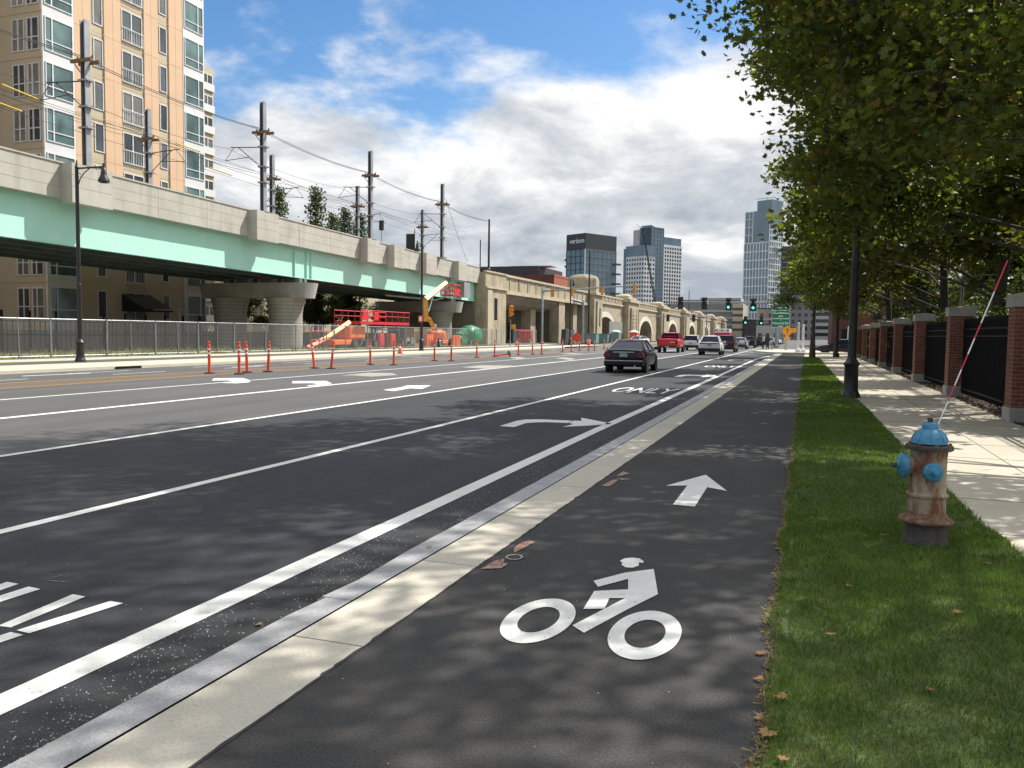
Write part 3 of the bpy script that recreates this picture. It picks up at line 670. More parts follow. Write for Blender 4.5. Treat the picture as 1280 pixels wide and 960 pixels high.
for i in range(len(PY) - 1):
    y0 = PY[i] + .285; L = PY[i + 1] - PY[i] - .57
    lab = 'black iron picket fence panel just before the nearest brick pillar' if i == 0 else 'black iron picket fence panel beyond the %s brick pillar' % ['nearest', 'second', 'third', 'fourth', 'fifth', 'sixth', 'seventh'][i - 1]
    if fp is None:
        fp = thing('iron_fence', lab, 'fence', (PILX + .05, y0, 0), 0, 'black iron fence panels between pillars')
        a = MB()
        for zr in (.22, 1.62, 1.80): a.box(-.02, .02, 0, L, zr - .02, zr + .02)
        a.build('rails', 'black_iron', fp); a = MB(); n = int(L / .125)
        for k in range(n):
            yy = (k + .5) * L / n; a.box(-.011, .011, yy - .009, yy + .009, .1, 2.0); a.add([(-.02, yy - .02, 2.0), (.02, yy - .02, 2.0), (.02, yy + .02, 2.0), (-.02, yy + .02, 2.0), (0, yy, 2.1)], [(0, 1, 4), (1, 2, 4), (2, 3, 4), (3, 0, 4)])
        a.build('pickets', 'black_iron', fp)
    else: dup(fp, (PILX + .05, y0, 0), None, lab)

# ------------------------------------------------------------------ trees
def crown_points(lobes, seed, per):
    q = np.random.default_rng(seed); pts = []; src = []
    for (cx, cy, cz, rx, ry, rz, n) in lobes:
        d = q.normal(0, 1, (n, 3)); d /= np.linalg.norm(d, axis=1)[:, None]; rr = q.random(n) ** .45
        p = np.array([cx, cy, cz]) + d * rr[:, None] * np.array([rx, ry, rz]); pts.append(p); src += [(cx, cy, cz)] * n
    return np.concatenate(pts), src
LFV = np.array([(x, y, 0) for x, y in LEAF])
def leaves(name, mat, centers, per, sig, size, seed, parent, simple=False):
    q = np.random.default_rng(seed); n = len(centers) * per
    c = np.repeat(centers, per, 0) + q.normal(0, 1, (n, 3)) * np.array([sig, sig, sig * .62])
    if simple: base = np.array([(0, -.5, 0), (.42, -.12, 0), (.34, .3, 0), (0, .62, .0), (-.34, .3, 0), (-.42, -.12, 0)]); fs = [(0, 1, 2, 3), (0, 3, 4, 5)]
    else: base = LFV; fs = [tuple(range(0, 9)), (0, 8, 9, 10, 11, 12, 13, 14, 15)]
    base = base.copy(); k = len(base); s = size * q.uniform(.6, 1.25, n)
    fold = q.uniform(-.1, .55, n)
    nz = q.normal(0, .55, (n, 3)); nz[:, 2] += .75; nz /= np.linalg.norm(nz, axis=1)[:, None]
    t = q.normal(0, 1, (n, 3)); t[:, 2] -= .5; t -= nz * (t * nz).sum(1)[:, None]; t /= np.linalg.norm(t, axis=1)[:, None]; bb = np.cross(nz, t)
    X = base[:, 0]; Y = base[:, 1]
    V = c[:, None, :] + s[:, None, None] * (X[None, :, None] * bb[:, None, :] + Y[None, :, None] * t[:, None, :] + (np.abs(X)[None, :] * fold[:, None])[:, :, None] * nz[:, None, :] - (np.maximum(Y, 0)[None, :, None] ** 2) * .3 * nz[:, None, :])
    return np_mesh(name, V, fs, mat, parent)
def branches(parent, trunk, lobes, centers, src, r0, seed, twig=.5, bark='bark'):
    q = random.Random(seed); m = MB()
    m.tube(trunk, [r0 * (1.5 if i == 0 else 1) * (1 - .72 * i / (len(trunk) - 1)) for i in range(len(trunk))], 10)
    T = [Vector(p) for p in trunk]
    def on_trunk(z):
        for a, b in zip(T, T[1:]):
            if a.z <= z <= b.z: return a.lerp(b, (z - a.z) / max(b.z - a.z, 1e-6))
        return T[-1]
    for l in lobes:
        c = Vector(l[:3]); dd = (Vector((c.x, c.y, 0)) - Vector((T[0].x, T[0].y, 0))).length
        s = on_trunk(min(max(c.z - .30 * dd - .2, T[0].z + 1.8), T[-1].z)); mid = s.lerp(c, .5) + Vector((q.uniform(-.4, .4), q.uniform(-.4, .4), q.uniform(.1, .6)))
        rr = r0 * .24; m.tube([s, s.lerp(mid, .5) + Vector((0, 0, .1)), mid, mid.lerp(c, .6) + Vector((q.uniform(-.2, .2), q.uniform(-.2, .2), 0)), c], [rr, rr * .8, rr * .6, rr * .4, rr * .22], 7)
    for i, p in enumerate(centers):
        if q.random() > twig: continue
        c = Vector(src[i]); p = Vector(p); mid = c.lerp(p, .5) + Vector((q.uniform(-.25, .25), q.uniform(-.25, .25), q.uniform(0, .35)))
        m.tube([c, mid, p], [.035, .02, .007], 4, cap=False)
    return m.build('trunk', bark, parent, smooth=60)
def tree(name, label, loc, trunk, lobes, seed, per, sig, size, mat, r0=.22, simple=False, group=None, rz=0, cat='tree', twig=.5, bark='bark'):
    t = thing(name, label, cat, loc, rz, group); c, src = crown_points(lobes, seed, per)
    branches(t, trunk, lobes, c, src, r0, seed, twig, bark)
    leaves('crown', mat, c, per, sig, size, seed + 1, t, simple); return t
# T1: the big street maple overhanging the lawn, in world coordinates relative to its base
T1 = [(-6.5, -.6, 6.7, 1.3, 1.5, 1.05, 46), (-6.9, .6, 8.4, 1.6, 1.9, 1.1, 44), (-5.3, -.5, 5.7, 1.2, 1.5, .95, 48), (-4.4, -.8, 4.75, 1.3, 1.6, .9, 46), (-3.6, .6, 6.6, 1.8, 1.9, 1.3, 58), (-2.6, -1.2, 4.9, 1.4, 1.8, 1.1, 44), (-1.8, .2, 6.4, 1.8, 2.1, 1.3, 44),
      (-4.6, 1.6, 10.0, 2.4, 2.4, 1.6, 56), (-2.2, -2.6, 8.3, 2.1, 2.1, 1.4, 50), (-1.0, 1.5, 11.5, 2.5, 2.5, 1.6, 46), (-2.0, -4.2, 10.2, 2.0, 1.7, 1.2, 36), (.6, -3.2, 9.8, 1.6, 1.5, 1.1, 26), (-6.8, 3.4, 11.5, 2.1, 2.4, 1.5, 50), (-4.0, 3.4, 13.6, 2.4, 2.4, 1.5, 40), (2, 2, 13, 1.8, 1.8, 1.2, 24),
      (-8.2, 4.6, 12.2, 2.0, 2.4, 1.4, 44), (-5.0, 3.6, 7.4, 1.8, 1.8, 1.2, 50), (-3.6, 3.0, 5.2, 1.4, 1.5, .9, 40), (-5.2, 3.2, 5.1, 1.4, 1.4, .75, 42), (-5.7, 2.0, 6.3, 1.2, 1.3, .8, 42), (-5.9, 4.4, 7.0, 1.2, 1.5, .85, 40),
      (-4.5, .6, 15.4, 2.2, 2.2, 1.4, 44), (-2.2, 2.4, 16.8, 2.2, 2.2, 1.3, 40), (-6.8, 1.6, 14.4, 2.0, 2.0, 1.3, 40), (-3.6, -1.6, 13.4, 2.0, 1.8, 1.2, 36), (-5.2, 4.8, 16.0, 2.2, 2.2, 1.3, 40), (-2.4, 5.6, 14.6, 2.0, 2.0, 1.3, 34), (-7.6, 4.4, 14.6, 1.8, 1.8, 1.2, 34)]
tree('maple_tree', 'large dark green maple nearest the camera, its crown filling the top right corner', (6.0, 13.2, 0), [(0, 0, 0), (.1, 0, 2.5), (-.1, .1, 5.5), (0, .3, 9), (-.3, .5, 12.5), (-.8, .8, 15.5)], T1, 11, 46, .30, .15, 'maple_leaf', .27)
# general street/campus trees : three kinds, copied
def gen_lobes(seed, rad, z0, z1, n, per):
    q = random.Random(seed); L = []
    for i in range(n):
        a = i * 2.4 + q.uniform(-.3, .3); t = (i + .5) / n; z = z0 + (z1 - z0) * t; rr = rad * (1 - .55 * t ** 2) * q.uniform(.45, .8)
        L.append((rr * math.cos(a), rr * math.sin(a), z, rad * .36, rad * .36, rad * .25, per))
    return L
KT = []
def side_lobes(seed, n, nr, per):
    q = random.Random(seed); L = []
    for i in range(n):
        t = (i + .5) / n; x = -5.2 + 4.2 * ((i * .618) % 1) + q.uniform(-.4, .4); y = q.uniform(-4.2, 4.2); top = 10.4 - .12 * (x + 2) ** 2; z = 4.4 + (top - 4.4) * ((i * .382 + .1) % 1)
        if x < -4: z = max(z, 5.0)
        L.append((x, y, z, 1.6, 1.7, 1.05, per))
    for i in range(nr): L.append((q.uniform(.5, 4), q.uniform(-3.5, 3.5), q.uniform(5, 9), 1.6, 1.6, 1.0, int(per * .7)))
    return L
KT.append(tree('maple_tree', 'green maple behind the fence between the second and third brick pillars', (6.3, 22.5, 0), [(0, 0, 0), (.1, .1, 3), (-.1, 0, 6), (-.6, .2, 9), (-1, .1, 11)], side_lobes(1, 13, 1, 40) + [(-5.4, .5, 6.4, 1.5, 2.2, 1.2, 46), (-5.6, -1.6, 8.2, 1.5, 1.8, 1.1, 40), (-6.6, 2.5, 10.4, 1.6, 2.0, 1.2, 40), (-4.6, 0, 12.6, 2.0, 2.0, 1.2, 36), (-2.4, 1.4, 14.4, 2.0, 2.0, 1.2, 32), (-6.2, -2.2, 12.4, 1.8, 1.8, 1.1, 32)], 21, 44, .32, .19, 'maple_leaf', .26, True, group='trees behind the iron fence'))
KT.append(tree('maple_tree', 'yellowing maple behind the fence by the fourth brick pillar', (6.6, 34, 0), [(0, 0, 0), (-.1, .1, 3), (.2, 0, 6), (-.5, .2, 9), (-1, .1, 11)], side_lobes(2, 12, 1, 38), 31, 42, .33, .21, 'maple_autumn', .24, True, group='trees behind the iron fence'))
KT.append(tree('maple_tree', 'dark maple deep in the campus behind the nearest pillar', (15.5, 26, 0), [(0, 0, 0), (-.1, .1, 3), (.2, 0, 6), (0, .2, 10), (.1, .1, 12)], gen_lobes(3, 6.6, 2.5, 12.0, 22, 46), 37, 34, .5, .26, 'maple_leaf', .3, True, group='trees behind the iron fence'))
for k, (x, y, kk, rz, sc, lab) in enumerate([(6.3, 45.5, 0, .25, .98, 'green maple behind the fifth brick pillar'), (6.8, 57, 1, -.3, 1.0, 'yellowing maple behind the far end of the iron fence'), (5.8, 69, 0, -.2, .95, 'maple standing at the far end of the pavement'),
                                             (16, 38, 2, 2.1, 1.0, 'dark maple in the campus behind the third pillar'), (16, 52, 2, 4.4, 1.05, 'dark maple in the second row behind the fifth pillar'), (27, 46, 2, 5.2, 1.2, 'dark maple in the third row seen between trunks'),
                                             (17, 68, 2, .9, 1.1, 'dark maple far back at the campus corner'), (30, 72, 2, 3.0, 1.2, 'dark maple at the far right behind the campus'), (13, 90, 1, 3.3, .9, 'maple beyond the crossing road')]):
    dup(KT[kk], (x, y, 0), rz, lab, 'trees behind the iron fence', (sc, sc, sc))
# small street tree in the lawn strip
tree('street_tree', 'slender street tree standing at the far tip of the lawn strip', (.45, 64.5, 0), [(0, 0, 0), (0, 0, 2.2), (.05, 0, 4), (0, 0, 7)], gen_lobes(5, 2.9, 3.6, 8.4, 11, 34), 41, 26, .38, .17, 'maple_leaf', .16)
tree('street_tree', 'second slender street tree beyond the end of the iron fence', (2.6, 82.5, 0), [(0, 0, 0), (0, 0, 2.2), (.05, 0, 4), (0, 0, 8)], gen_lobes(6, 3.4, 4.4, 9.5, 11, 34), 43, 24, .42, .2, 'maple_leaf', .15)
# pale dead snag visible among the trees
m = MB(); m.tube([(5.6, 36, 0), (5.6, 36, 2.8), (5.65, 36, 4.6)], [.09, .07, .04], 7); m.tube([(5.6, 36, 3.7), (5.2, 36, 4.4), (4.9, 36, 4.9)], [.06, .04, .02], 6); m.tube([(5.6, 36, 3.9), (6.3, 36, 4.0), (6.9, 36, 4.0)], [.05, .035, .02], 6)
tag(m.build('dead_tree', 'bark_pale'), 'pale bare forked trunk behind the fourth brick pillar', 'tree')
# shrubs behind the iron fence
def shrub(name, label, loc, rx, ry, hh, seed, n=60, per=34, mat='green_leaf', group=None, size=.09):
    t = thing(name, label, 'shrub', loc, 0, group); q = np.random.default_rng(seed); d = q.normal(0, 1, (n, 3)); d /= np.linalg.norm(d, axis=1)[:, None]
    c = d * (q.random(n) ** .4)[:, None] * np.array([rx, ry, hh * .5]) + np.array([0, 0, hh * .52]); m = MB()
    for p in c[:24]: m.tube([(0, 0, 0), (p[0] * .4, p[1] * .4, p[2] * .6), tuple(p)], [.025, .015, .006], 4)
    m.build('stem', 'bark', t); leaves('foliage', mat, c, per, .2, size, seed + 1, t, True); return t
sb = shrub('evergreen_shrub', 'dark shrub crowding the iron fence beside the nearest pillar', (5.6, 15.5, 0), 1.1, 1.8, 2.7, 71, 90, group='shrubs behind the iron fence')
sb2 = shrub('evergreen_shrub', 'dark shrub behind the iron fence between the nearest two pillars', (5.7, 21, 0), 1.1, 2.0, 2.9, 73, 90, group='shrubs behind the iron fence')
for i, (x, y, lab) in enumerate([(5.6, 26, 'dark shrub behind the second pillar'), (5.9, 30.5, 'leafy shrub behind the second fence panel'), (5.6, 36, 'shrub filling the third fence panel'), (5.7, 41.5, 'shrub behind the fourth pillar'), (5.6, 47, 'shrub behind the fifth pillar'), (5.8, 53, 'shrub behind the sixth pillar'), (5.7, 60, 'shrub at the far end of the fence'),
                                 (9.5, 24, 'taller shrub deeper in the campus behind the second pillar'), (9, 33, 'taller shrub deeper in the campus by the third pillar'), (9.5, 43, 'taller shrub deeper in the campus by the fourth pillar'), (10, 54, 'taller shrub at the back of the campus'), (9, 17, 'taller shrub at the right edge of the campus')]):
    sc = 1 if x < 7 else 1.75
    dup(sb if i % 2 else sb2, (x, y, 0), i * 1.3, lab, 'shrubs behind the iron fence', (sc, sc, sc))
# far hedge line closing the campus
t = thing('hedge', 'dark mass of hedge at the back of the campus grounds', 'hedge', (24, 45, 0)); q = np.random.default_rng(9)
c = np.stack([q.uniform(-3, 3, 900), q.uniform(-42, 30, 900), q.uniform(.2, 7, 900)], 1); leaves('foliage', 'green_leaf', c, 26, .7, .32, 10, t, True)
t = thing('hedge', 'dark hedge closing the view behind the far end of the campus', 'hedge', (18, 77, 0)); q = np.random.default_rng(19)
c = np.stack([q.uniform(-12, 14, 700), q.uniform(-2, 2, 700), 8.5 * q.random(700) ** 1.2 + .2], 1); leaves('foliage', 'green_leaf', c, 26, .6, .34, 20, t, True)
# trees on the far side
pop = tree('poplar_tree', 'tall narrow poplar showing above the parapet, between catenary masts', (-55.5, 85.5, 0), [(0, 0, 0), (0, 0, 6), (0, 0, 15)], [(0, 0, 4 + i * 1.5, 1.7 * (1 - (i / 10.) ** 2) + .35, 1.5 * (1 - (i / 10.) ** 2) + .35, 1.1, 20) for i in range(10)], 51, 24, .35, .24, 'green_leaf', .2, True, 'trees above the parapet')
for x, y, s, lab in ((-55, 77.5, .93, 'leftmost small poplar tip above the parapet'), (-56, 93, .93, 'low treetop just right of the tall poplar'), (-56.5, 97.5, .93, 'low treetop behind the grey catenary mast'), (-56, 90, .87, 'low treetop at the foot of the tall poplar')):
    dup(pop, (x, y, 0), x, lab, None, (s, s, s))
ut = tree('small_tree', 'dark small tree seen under the bridge right of the near pier', (-50.5, 77, 0), [(0, 0, 0), (0, 0, 1.6), (0, 0, 4)], gen_lobes(8, 2.1, 2.3, 5.4, 9, 26), 61, 22, .3, .2, 'green_leaf', .1, True, 'small trees under the bridge')
for x, y, s, lab in ((-50.5, 83.5, 1.1, 'dark small tree seen under the bridge further right of the pier'), (-54, 70, 1.0, 'dark tree seen between the two columns of the near pier'), (-49.5, 91, .9, 'dark tree partly behind the red platform')):
    dup(ut, (x, y, 0), y, lab, None, (s, s, s))

# ------------------------------------------------------------------ railway viaduct, steel span section
def zt(y): return 11.03 - .0147 * y
def slab(mb, x0, x1, y0, y1, b0, b1, t0, t1):
    vs = [(x0, y0, b0), (x1, y0, b0), (x1, y1, b1), (x0, y1, b1), (x0, y0, t0), (x1, y0, t0), (x1, y1, t1), (x0, y1, t1)]
    return mb.add(vs, [(3, 2, 1, 0), (4, 5, 6, 7), (0, 1, 5, 4), (1, 2, 6, 5), (2, 3, 7, 6), (3, 0, 4, 7)])
V0, V1 = 10., 96.4
vd = thing('railway_viaduct', 'elevated railway viaduct with pale concrete parapet, mint green girder and round piers', 'viaduct', (-39, 50, 0))
def vpart(mb, name, mat, each=False, **k):
    mb.v = [(x + 39, y - 50, z) for x, y, z in mb.v]
    if each: return mb.build_each(name, mat, vd)
    return mb.build(name, mat, vd, **k)
bumps = [(18.8, 21.6), (34.8, 37.6), (50.9, 53.5), (67.0, 69.3), (72.2, 74.3), (79.4, 82.0), (88.0, 90.4)]
a = MB(); slab(a, -39.15, -38.8, V0, V1, zt(V0) - 1.9, zt(V1) - 1.9, zt(V0), zt(V1)); vpart(a, 'parapet', 'parapet_concrete')
a = MB(); slab(a, -50.5, -50.2, V0, V1, zt(V0) - 1.9, zt(V1) - 1.9, zt(V0) - .35, zt(V1) - .35); vpart(a, 'parapet', 'parapet_concrete')
for y0, y1 in bumps:
    a = MB(); a.prism([(y0, zt(y0) + .01), (y1, zt(y1) + .01), (y1, zt(y1) - 2.14), (y0, zt(y0) - 2.14)], -38.797, -38.0, 'x')
    vpart(a, 'parapet_bay', 'parapet_concrete')
a = MB()
for k in (.64, 1.27):
    ys = [V0] + [q for bb in bumps for q in bb] + [V1]
    for i in range(len(ys) - 1):
        X = -38.8 if i % 2 == 0 else -38.0
        slab(a, X, X + .004, ys[i], ys[i + 1], zt(ys[i]) - k - .018, zt(ys[i + 1]) - k - .018, zt(ys[i]) - k, zt(ys[i + 1]) - k)
for y in [14, 26, 31, 42, 46.5, 57.4, 62, 77, 84.5, 93]: slab(a, -38.8, -38.795, y, y + .03, zt(y) - 1.89, zt(y) - 1.89, zt(y), zt(y))
vpart(a, 'panel_joint', 'garage_grey')
a = MB(); slab(a, -39.25, -38.74, V0, V1, zt(V0) + .002, zt(V1) + .002, zt(V0) + .09, zt(V1) + .09); vpart(a, 'coping', 'parapet_concrete')
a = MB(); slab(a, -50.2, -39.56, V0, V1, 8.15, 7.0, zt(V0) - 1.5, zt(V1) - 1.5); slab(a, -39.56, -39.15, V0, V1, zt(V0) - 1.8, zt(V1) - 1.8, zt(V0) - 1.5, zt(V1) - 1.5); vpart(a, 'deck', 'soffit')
def gb(y): return 6.28 - .0142 * (y - 31) + (.004 * max(0, y - 58))
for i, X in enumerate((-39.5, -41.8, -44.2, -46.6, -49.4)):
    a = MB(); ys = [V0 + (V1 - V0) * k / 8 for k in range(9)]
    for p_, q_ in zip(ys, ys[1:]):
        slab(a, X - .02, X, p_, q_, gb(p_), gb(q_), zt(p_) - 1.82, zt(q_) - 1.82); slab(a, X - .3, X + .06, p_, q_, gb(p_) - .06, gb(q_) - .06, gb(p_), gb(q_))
    vpart(a, 'girder', 'girder_green' if i == 0 else 'girder_shaded')
a = MB()
for yc in (57.6, 59.3, 60.0, 88.9, 90.6, 94.6):
    a.box(-39.5, -39.34, yc - .02, yc + .02, gb(yc), 8.0)
vpart(a, 'stiffener', 'girder_green', each=True)
a = MB()
for y in range(14, 96, 6):
    for X in (-41.8, -44.2, -46.6): a.box(X + .01, X + 2.25, y, y + .12, 6.6, 7.5)
vpart(a, 'cross_frame', 'girder_shaded')
a = MB(); a.tube([(-39.2, 87.9, 7.7), (-39.2, 87.9, 6.6), (-39.4, 87.3, 5.6), (-40, 86, 5.2), (-41, 76, 5.3)], .14, 8); vpart(a, 'drain_pipe', 'steel_galv', smooth=50)
for yc in (24.0, 58.7, 89.6):
    top = gb(yc) - .45
    outline = [(-38.45, yc - .9), (-38.25, yc - .45), (-38.2, yc), (-38.25, yc + .45), (-38.45, yc + .9), (-39.2, yc + 1.15), (-48.6, yc + 1.15), (-49.4, yc + .6), (-49.4, yc - .6), (-48.6, yc - 1.15), (-39.2, yc - 1.15)]
    inner = [(x if x > -44 and False else x * .995 - .22, yc + (y - yc) * .9) for x, y in outline]
    a = MB(); n = len(outline); vs = [(x, y, top) for x, y in outline] + [(x + (-.28 if x > -39 else (.25 if x < -49 else 0)), yc + (y - yc) * .92, top - 1.25) for x, y in outline]
    a.add(vs, [tuple(range(n)), tuple(range(n, 2 * n))[::-1]] + [(i, n + i, n + (i + 1) % n, (i + 1) % n) for i in range(n)])
    vpart(a, 'pier_cap', 'cap_concrete', smooth=30)
    for X in (-41.0, -46.6):
        a = MB(); a.lathe([(1.42, -.3), (1.42, 3.0), (1.5, 3.5), (1.72, top - 1.24)], 40, Matrix.Translation((X, yc, 0)), .92, 1.0); vpart(a, 'pier_column', 'pier_concrete', smooth=40)
    a = MB()
    for X in (-39.5, -41.8, -44.2, -46.6): a.box(X - .3, X + .2, yc - .5, yc - .2, top, gb(yc) - .06); a.box(X - .3, X + .2, yc + .2, yc + .5, top, gb(yc) - .06)
    vpart(a, 'bearing', 'steel_galv', each=True)
a = MB(); a.box(-50, -39.4, 96.41, 97.4, -.2, 8.2); vpart(a, 'abutment_wall', 'abutment')
a = MB(); a.box(-39.45, -38.4, 90.6, 92.4, 5.75, 7.5); vpart(a, 'utility_cabinet', 'metal_grey')

# ------------------------------------------------------------------ masonry arch viaduct
sv = thing('stone_viaduct', 'old tan stone viaduct with arches, pilasters and a rounded tower', 'viaduct', (-38, 97, 0))
def spart(mb, name, mat, each=False, **k):
    mb.v = [(x + 38, y - 97, z) for x, y, z in mb.v]
    if each: return mb.build_each(name, mat, sv)
    return mb.build(name, mat, sv, **k)
H9 = 9.35
a = MB(); a.box(-50, -38.0, 96.45, 104.0, -.3, H9 - .2); spart(a, 'end_block', 'stone_viaduct')
a = MB(); a.box(-38.0, -37.75, 96.45, 104.2, 7.15, 7.4); a.box(-38.3, -37.85, 96.5, 104.2, H9 - .2, H9); a.box(-37.997, -37.7, 96.6, 98.2, -.2, 6.9); spart(a, 'end_trim', 'stone_trim')
a = MB(); a.box(-38.0, -37.98, 99.6, 100.7, 3.2, 6.0); spart(a, 'slot_window', 'black_iron')
# portal
a = MB(); a.box(-50, -38.3, 104.0, 148.3, 6.95, H9 - .15); spart(a, 'portal_beam', 'stone_viaduct')
a = MB(); a.box(-38.3, -37.95, 104.0, 148.3, 6.75, 7.25); a.box(-38.35, -38.05, 104, 148.3, H9 - .3, H9); spart(a, 'portal_moulding', 'stone_trim')
a = MB()
for k in range(11): a.box(-38.3, -38.2, 106 + k * 3.9, 106.35 + k * 3.9, 7.25, H9 - .3)
spart(a, 'beam_pier', 'stone_viaduct', each=True)
a = MB(); a.prism([(-38.35, 6.95), (-38.6, 6.3), (-39.4, 5.5), (-41, 5.0), (-45, 5.0), (-45, 6.95)], 104.01, 129.9, 'y'); spart(a, 'curved_soffit', 'stone_shaded')
a = MB(); a.box(-46, -45, 104, 148.3, -.3, 6.95); spart(a, 'recess_wall', 'stone_shaded')
a = MB(); a.box(-45, -44.97, 113.5, 116.2, 0, 3.6); a.box(-45, -44.97, 119.3, 121.0, .4, 3.4); a.box(-45, -44.97, 124, 126, .4, 3.2); spart(a, 'doorway', 'black_iron', each=True)
for y0, y1, X in ((121.2, 123.6, -40.2), (130.0, 133.4, -38.25), (136.5, 138.3, -39.6), (141.5, 144.0, -39.0)):
    a = MB(); a.box(X - 1.6, X, y0, y1, -.3, 6.95); spart(a, 'portal_column', 'stone_viaduct')
# tower
a = MB(); a.box(-44, -36.9, 148.3, 154.6, -.3, 8.7); a.box(-37.0, -36.6, 149.6, 153.4, -.3, 7.6); spart(a, 'tower_shaft', 'stone_viaduct')
a = MB(); a.box(-44.3, -36.5, 148.0, 154.9, 8.7, 9.3); spart(a, 'tower_cornice', 'stone_trim', bevel=.1)
a = MB(); a.lathe([(3.0, 9.3), (3.0, 11.5), (2.85, 12.0), (2.4, 12.4), (1.6, 12.6), (.6, 12.7)], 8, Matrix.Translation((-39.9, 151.5, 0)) @ Matrix.Rotation(R(22.5), 4, 'Z'), 1, 1.0); spart(a, 'tower_cap', 'stone_viaduct', smooth=25)
a = MB(); a.box(-36.6, -36.58, 151.1, 151.9, 3.0, 6.4); spart(a, 'slot_window', 'black_iron')
# arch bays
def arch_profile(c, half, spring, rise, y0, y1, top):
    pts = [(y0, -.3), (y0, top), (y1, top), (y1, -.3), (c + half, -.3), (c + half, spring)]
    for k in range(1, 14):
        t = math.pi * k / 14; pts.append((c + half * math.cos(t), spring + rise * math.sin(t)))
    pts += [(c - half, spring), (c - half, -.3)]; return pts
def ring(c, half, spring, rise, wd):
    o = []; i = []
    for k in range(0, 19):
        t = math.pi * k / 18; i.append((c + half * math.cos(t), spring + rise * math.sin(t))); o.append((c + (half + wd) * math.cos(t), spring + (rise + wd * 1.1) * math.sin(t)))
    return [(o[k], o[k + 1], i[k + 1], i[k]) for k in range(18)]
for i, c in enumerate((162.0, 206.0, 250.0, 294.0, 338.0, 382.0)):
    y0, y1 = c - 16.5 if i else 154.61, c + 16.5
    a = MB(); a.prism(arch_profile(c, 8.3, 1.6, 3.4, y0, y1, 8.3), -46, -38, 'x'); spart(a, 'arch_wall', 'stone_viaduct')
    a = MB(); a.box(-46.5, -46.02, y0, y1, -.3, 8); spart(a, 'added_dark_back', 'soffit')  # added dark sheet behind the open arch, standing for its shaded interior
    a = MB()
    for q_ in ring(c, 8.3, 1.6, 3.4, .95):
        vs = [(-38.0, p[0], p[1]) for p in q_] + [(-37.85, p[0], p[1]) for p in q_]; a.add(vs, [(0, 1, 2, 3), (7, 6, 5, 4), (0, 4, 5, 1), (1, 5, 6, 2), (2, 6, 7, 3), (3, 7, 4, 0)])
    spart(a, 'arch_ring', 'arch_white')
    a = MB(); a.box(-38.6, -37.65, y0, y1, 7.55, 7.85); a.box(-38.5, -37.85, y0, y1, 9.0, 9.3); spart(a, 'cornice', 'stone_trim')
    a = MB(); a.box(-38.5, -38.0, y0, y1, 8.3, 9.0)
    k = y0 + 1
    while k < y1 - 2: a.box(-38.0, -37.93, k, k + 1.1, 8.05, 8.95); k += 3.1
    spart(a, 'parapet', 'stone_viaduct')
    a = MB(); k = y0 + 2.3
    while k < y1 - 2: a.box(-38.0, -37.985, k, k + 1.6, 8.15, 8.85); k += 3.1
    spart(a, 'parapet_panel', 'stone_shaded')  # proud boxes, their darker colour standing for the shade of sunken panels
    p = c + 22
    a = MB(); a.box(-45, -36.7, p - 5.5, p + 5.5, -.3, 8.6); a.box(-37, -36.3, p - 4, p + 4, -.3, 7.4); spart(a, 'pilaster', 'stone_viaduct')
    a = MB(); a.box(-45, -36.3, p - 5.8, p + 5.8, 8.6, 9.3); a.box(-44, -37, p - 4.6, p + 4.6, 9.3, 9.75); a.lathe([(2.0, 9.7), (1.9, 10.2), (.9, 10.6)], 8, Matrix.Translation((-39, p, 0))); spart(a, 'pilaster_cap', 'stone_trim')

# ------------------------------------------------------------------ catenary masts and wires
def mast(label, loc, side, h_=8.1, grp='catenary masts on the viaduct'):
    t = thing('catenary_mast', label, 'catenary mast', loc, 0, grp)
    a = MB(); a.box(.11, .17, -.18, .18, 0, h_); a.build('flange', 'mast_steel', t); a = MB(); a.box(-.17, -.145, -.18, .18, 0, h_); a.build('flange', 'mast_steel', t)
    a = MB(); a.box(-.143, .108, -.02, .02, 0, h_ - .02); a.build('web', 'mast_web', t)  # web far darker than the flanges: recess shade put into its colour
    a = MB(); a.box(-.4, .4, -.4, .4, -.05, .06); a.build('base_plate', 'steel_galv', t)
    a = MB(); a.box(-.75, .75, -.34, -.21, h_ - 2.35, h_ - 2.17); a.box(-.75, .75, .21, .34, h_ - 2.35, h_ - 2.17); a.tube([(-.6, -.25, h_ - 2.3), (-.1, -.25, h_ - 2.9)], .03, 5); a.build('crossarm', 'rust_wood', t)
    a = MB()
    for x in (-.55, -.3, .5): a.lathe([(.05, h_ - 2.17), (.07, h_ - 2.05), (.03, h_ - 1.95)], 6, Matrix.Translation((x, 0, 0)))
    a.build('insulator', 'black_paint', t)
    a = MB()
    for zz_ in (h_ - 3.3, h_ - 4.75, h_ - 5.9): a.box(-.32, .36, -.26, .26, zz_ - .05, zz_ + .05)
    a.build('bracket', 'steel_galv', t)
    s_ = -1 if side else 1; a = MB()
    a.tube([(s_ * .2, 0, h_ - 3.3), (s_ * 2.9, 0, h_ - 3.15)], .035, 6); a.tube([(s_ * .2, 0, h_ - 4.75), (s_ * 2.2, 0, h_ - 3.2)], .03, 6); a.tube([(s_ * 1.2, 0, h_ - 3.95), (s_ * 3.4, 0, h_ - 4.1)], .025, 6); a.tube([(s_ * 2.6, 0, h_ - 3.15), (s_ * 3.4, 0, h_ - 4.1)], .02, 5)
    a.build('cantilever_arm', 'wire', t)
    return t
F_Y = [20.2, 36.2, 52.2, 68.2, 84.2]
mf = mast('grey steel catenary mast on the parapet, tallest and leftmost in the front row', (-38.4, 36.2, zt(36)), 1)
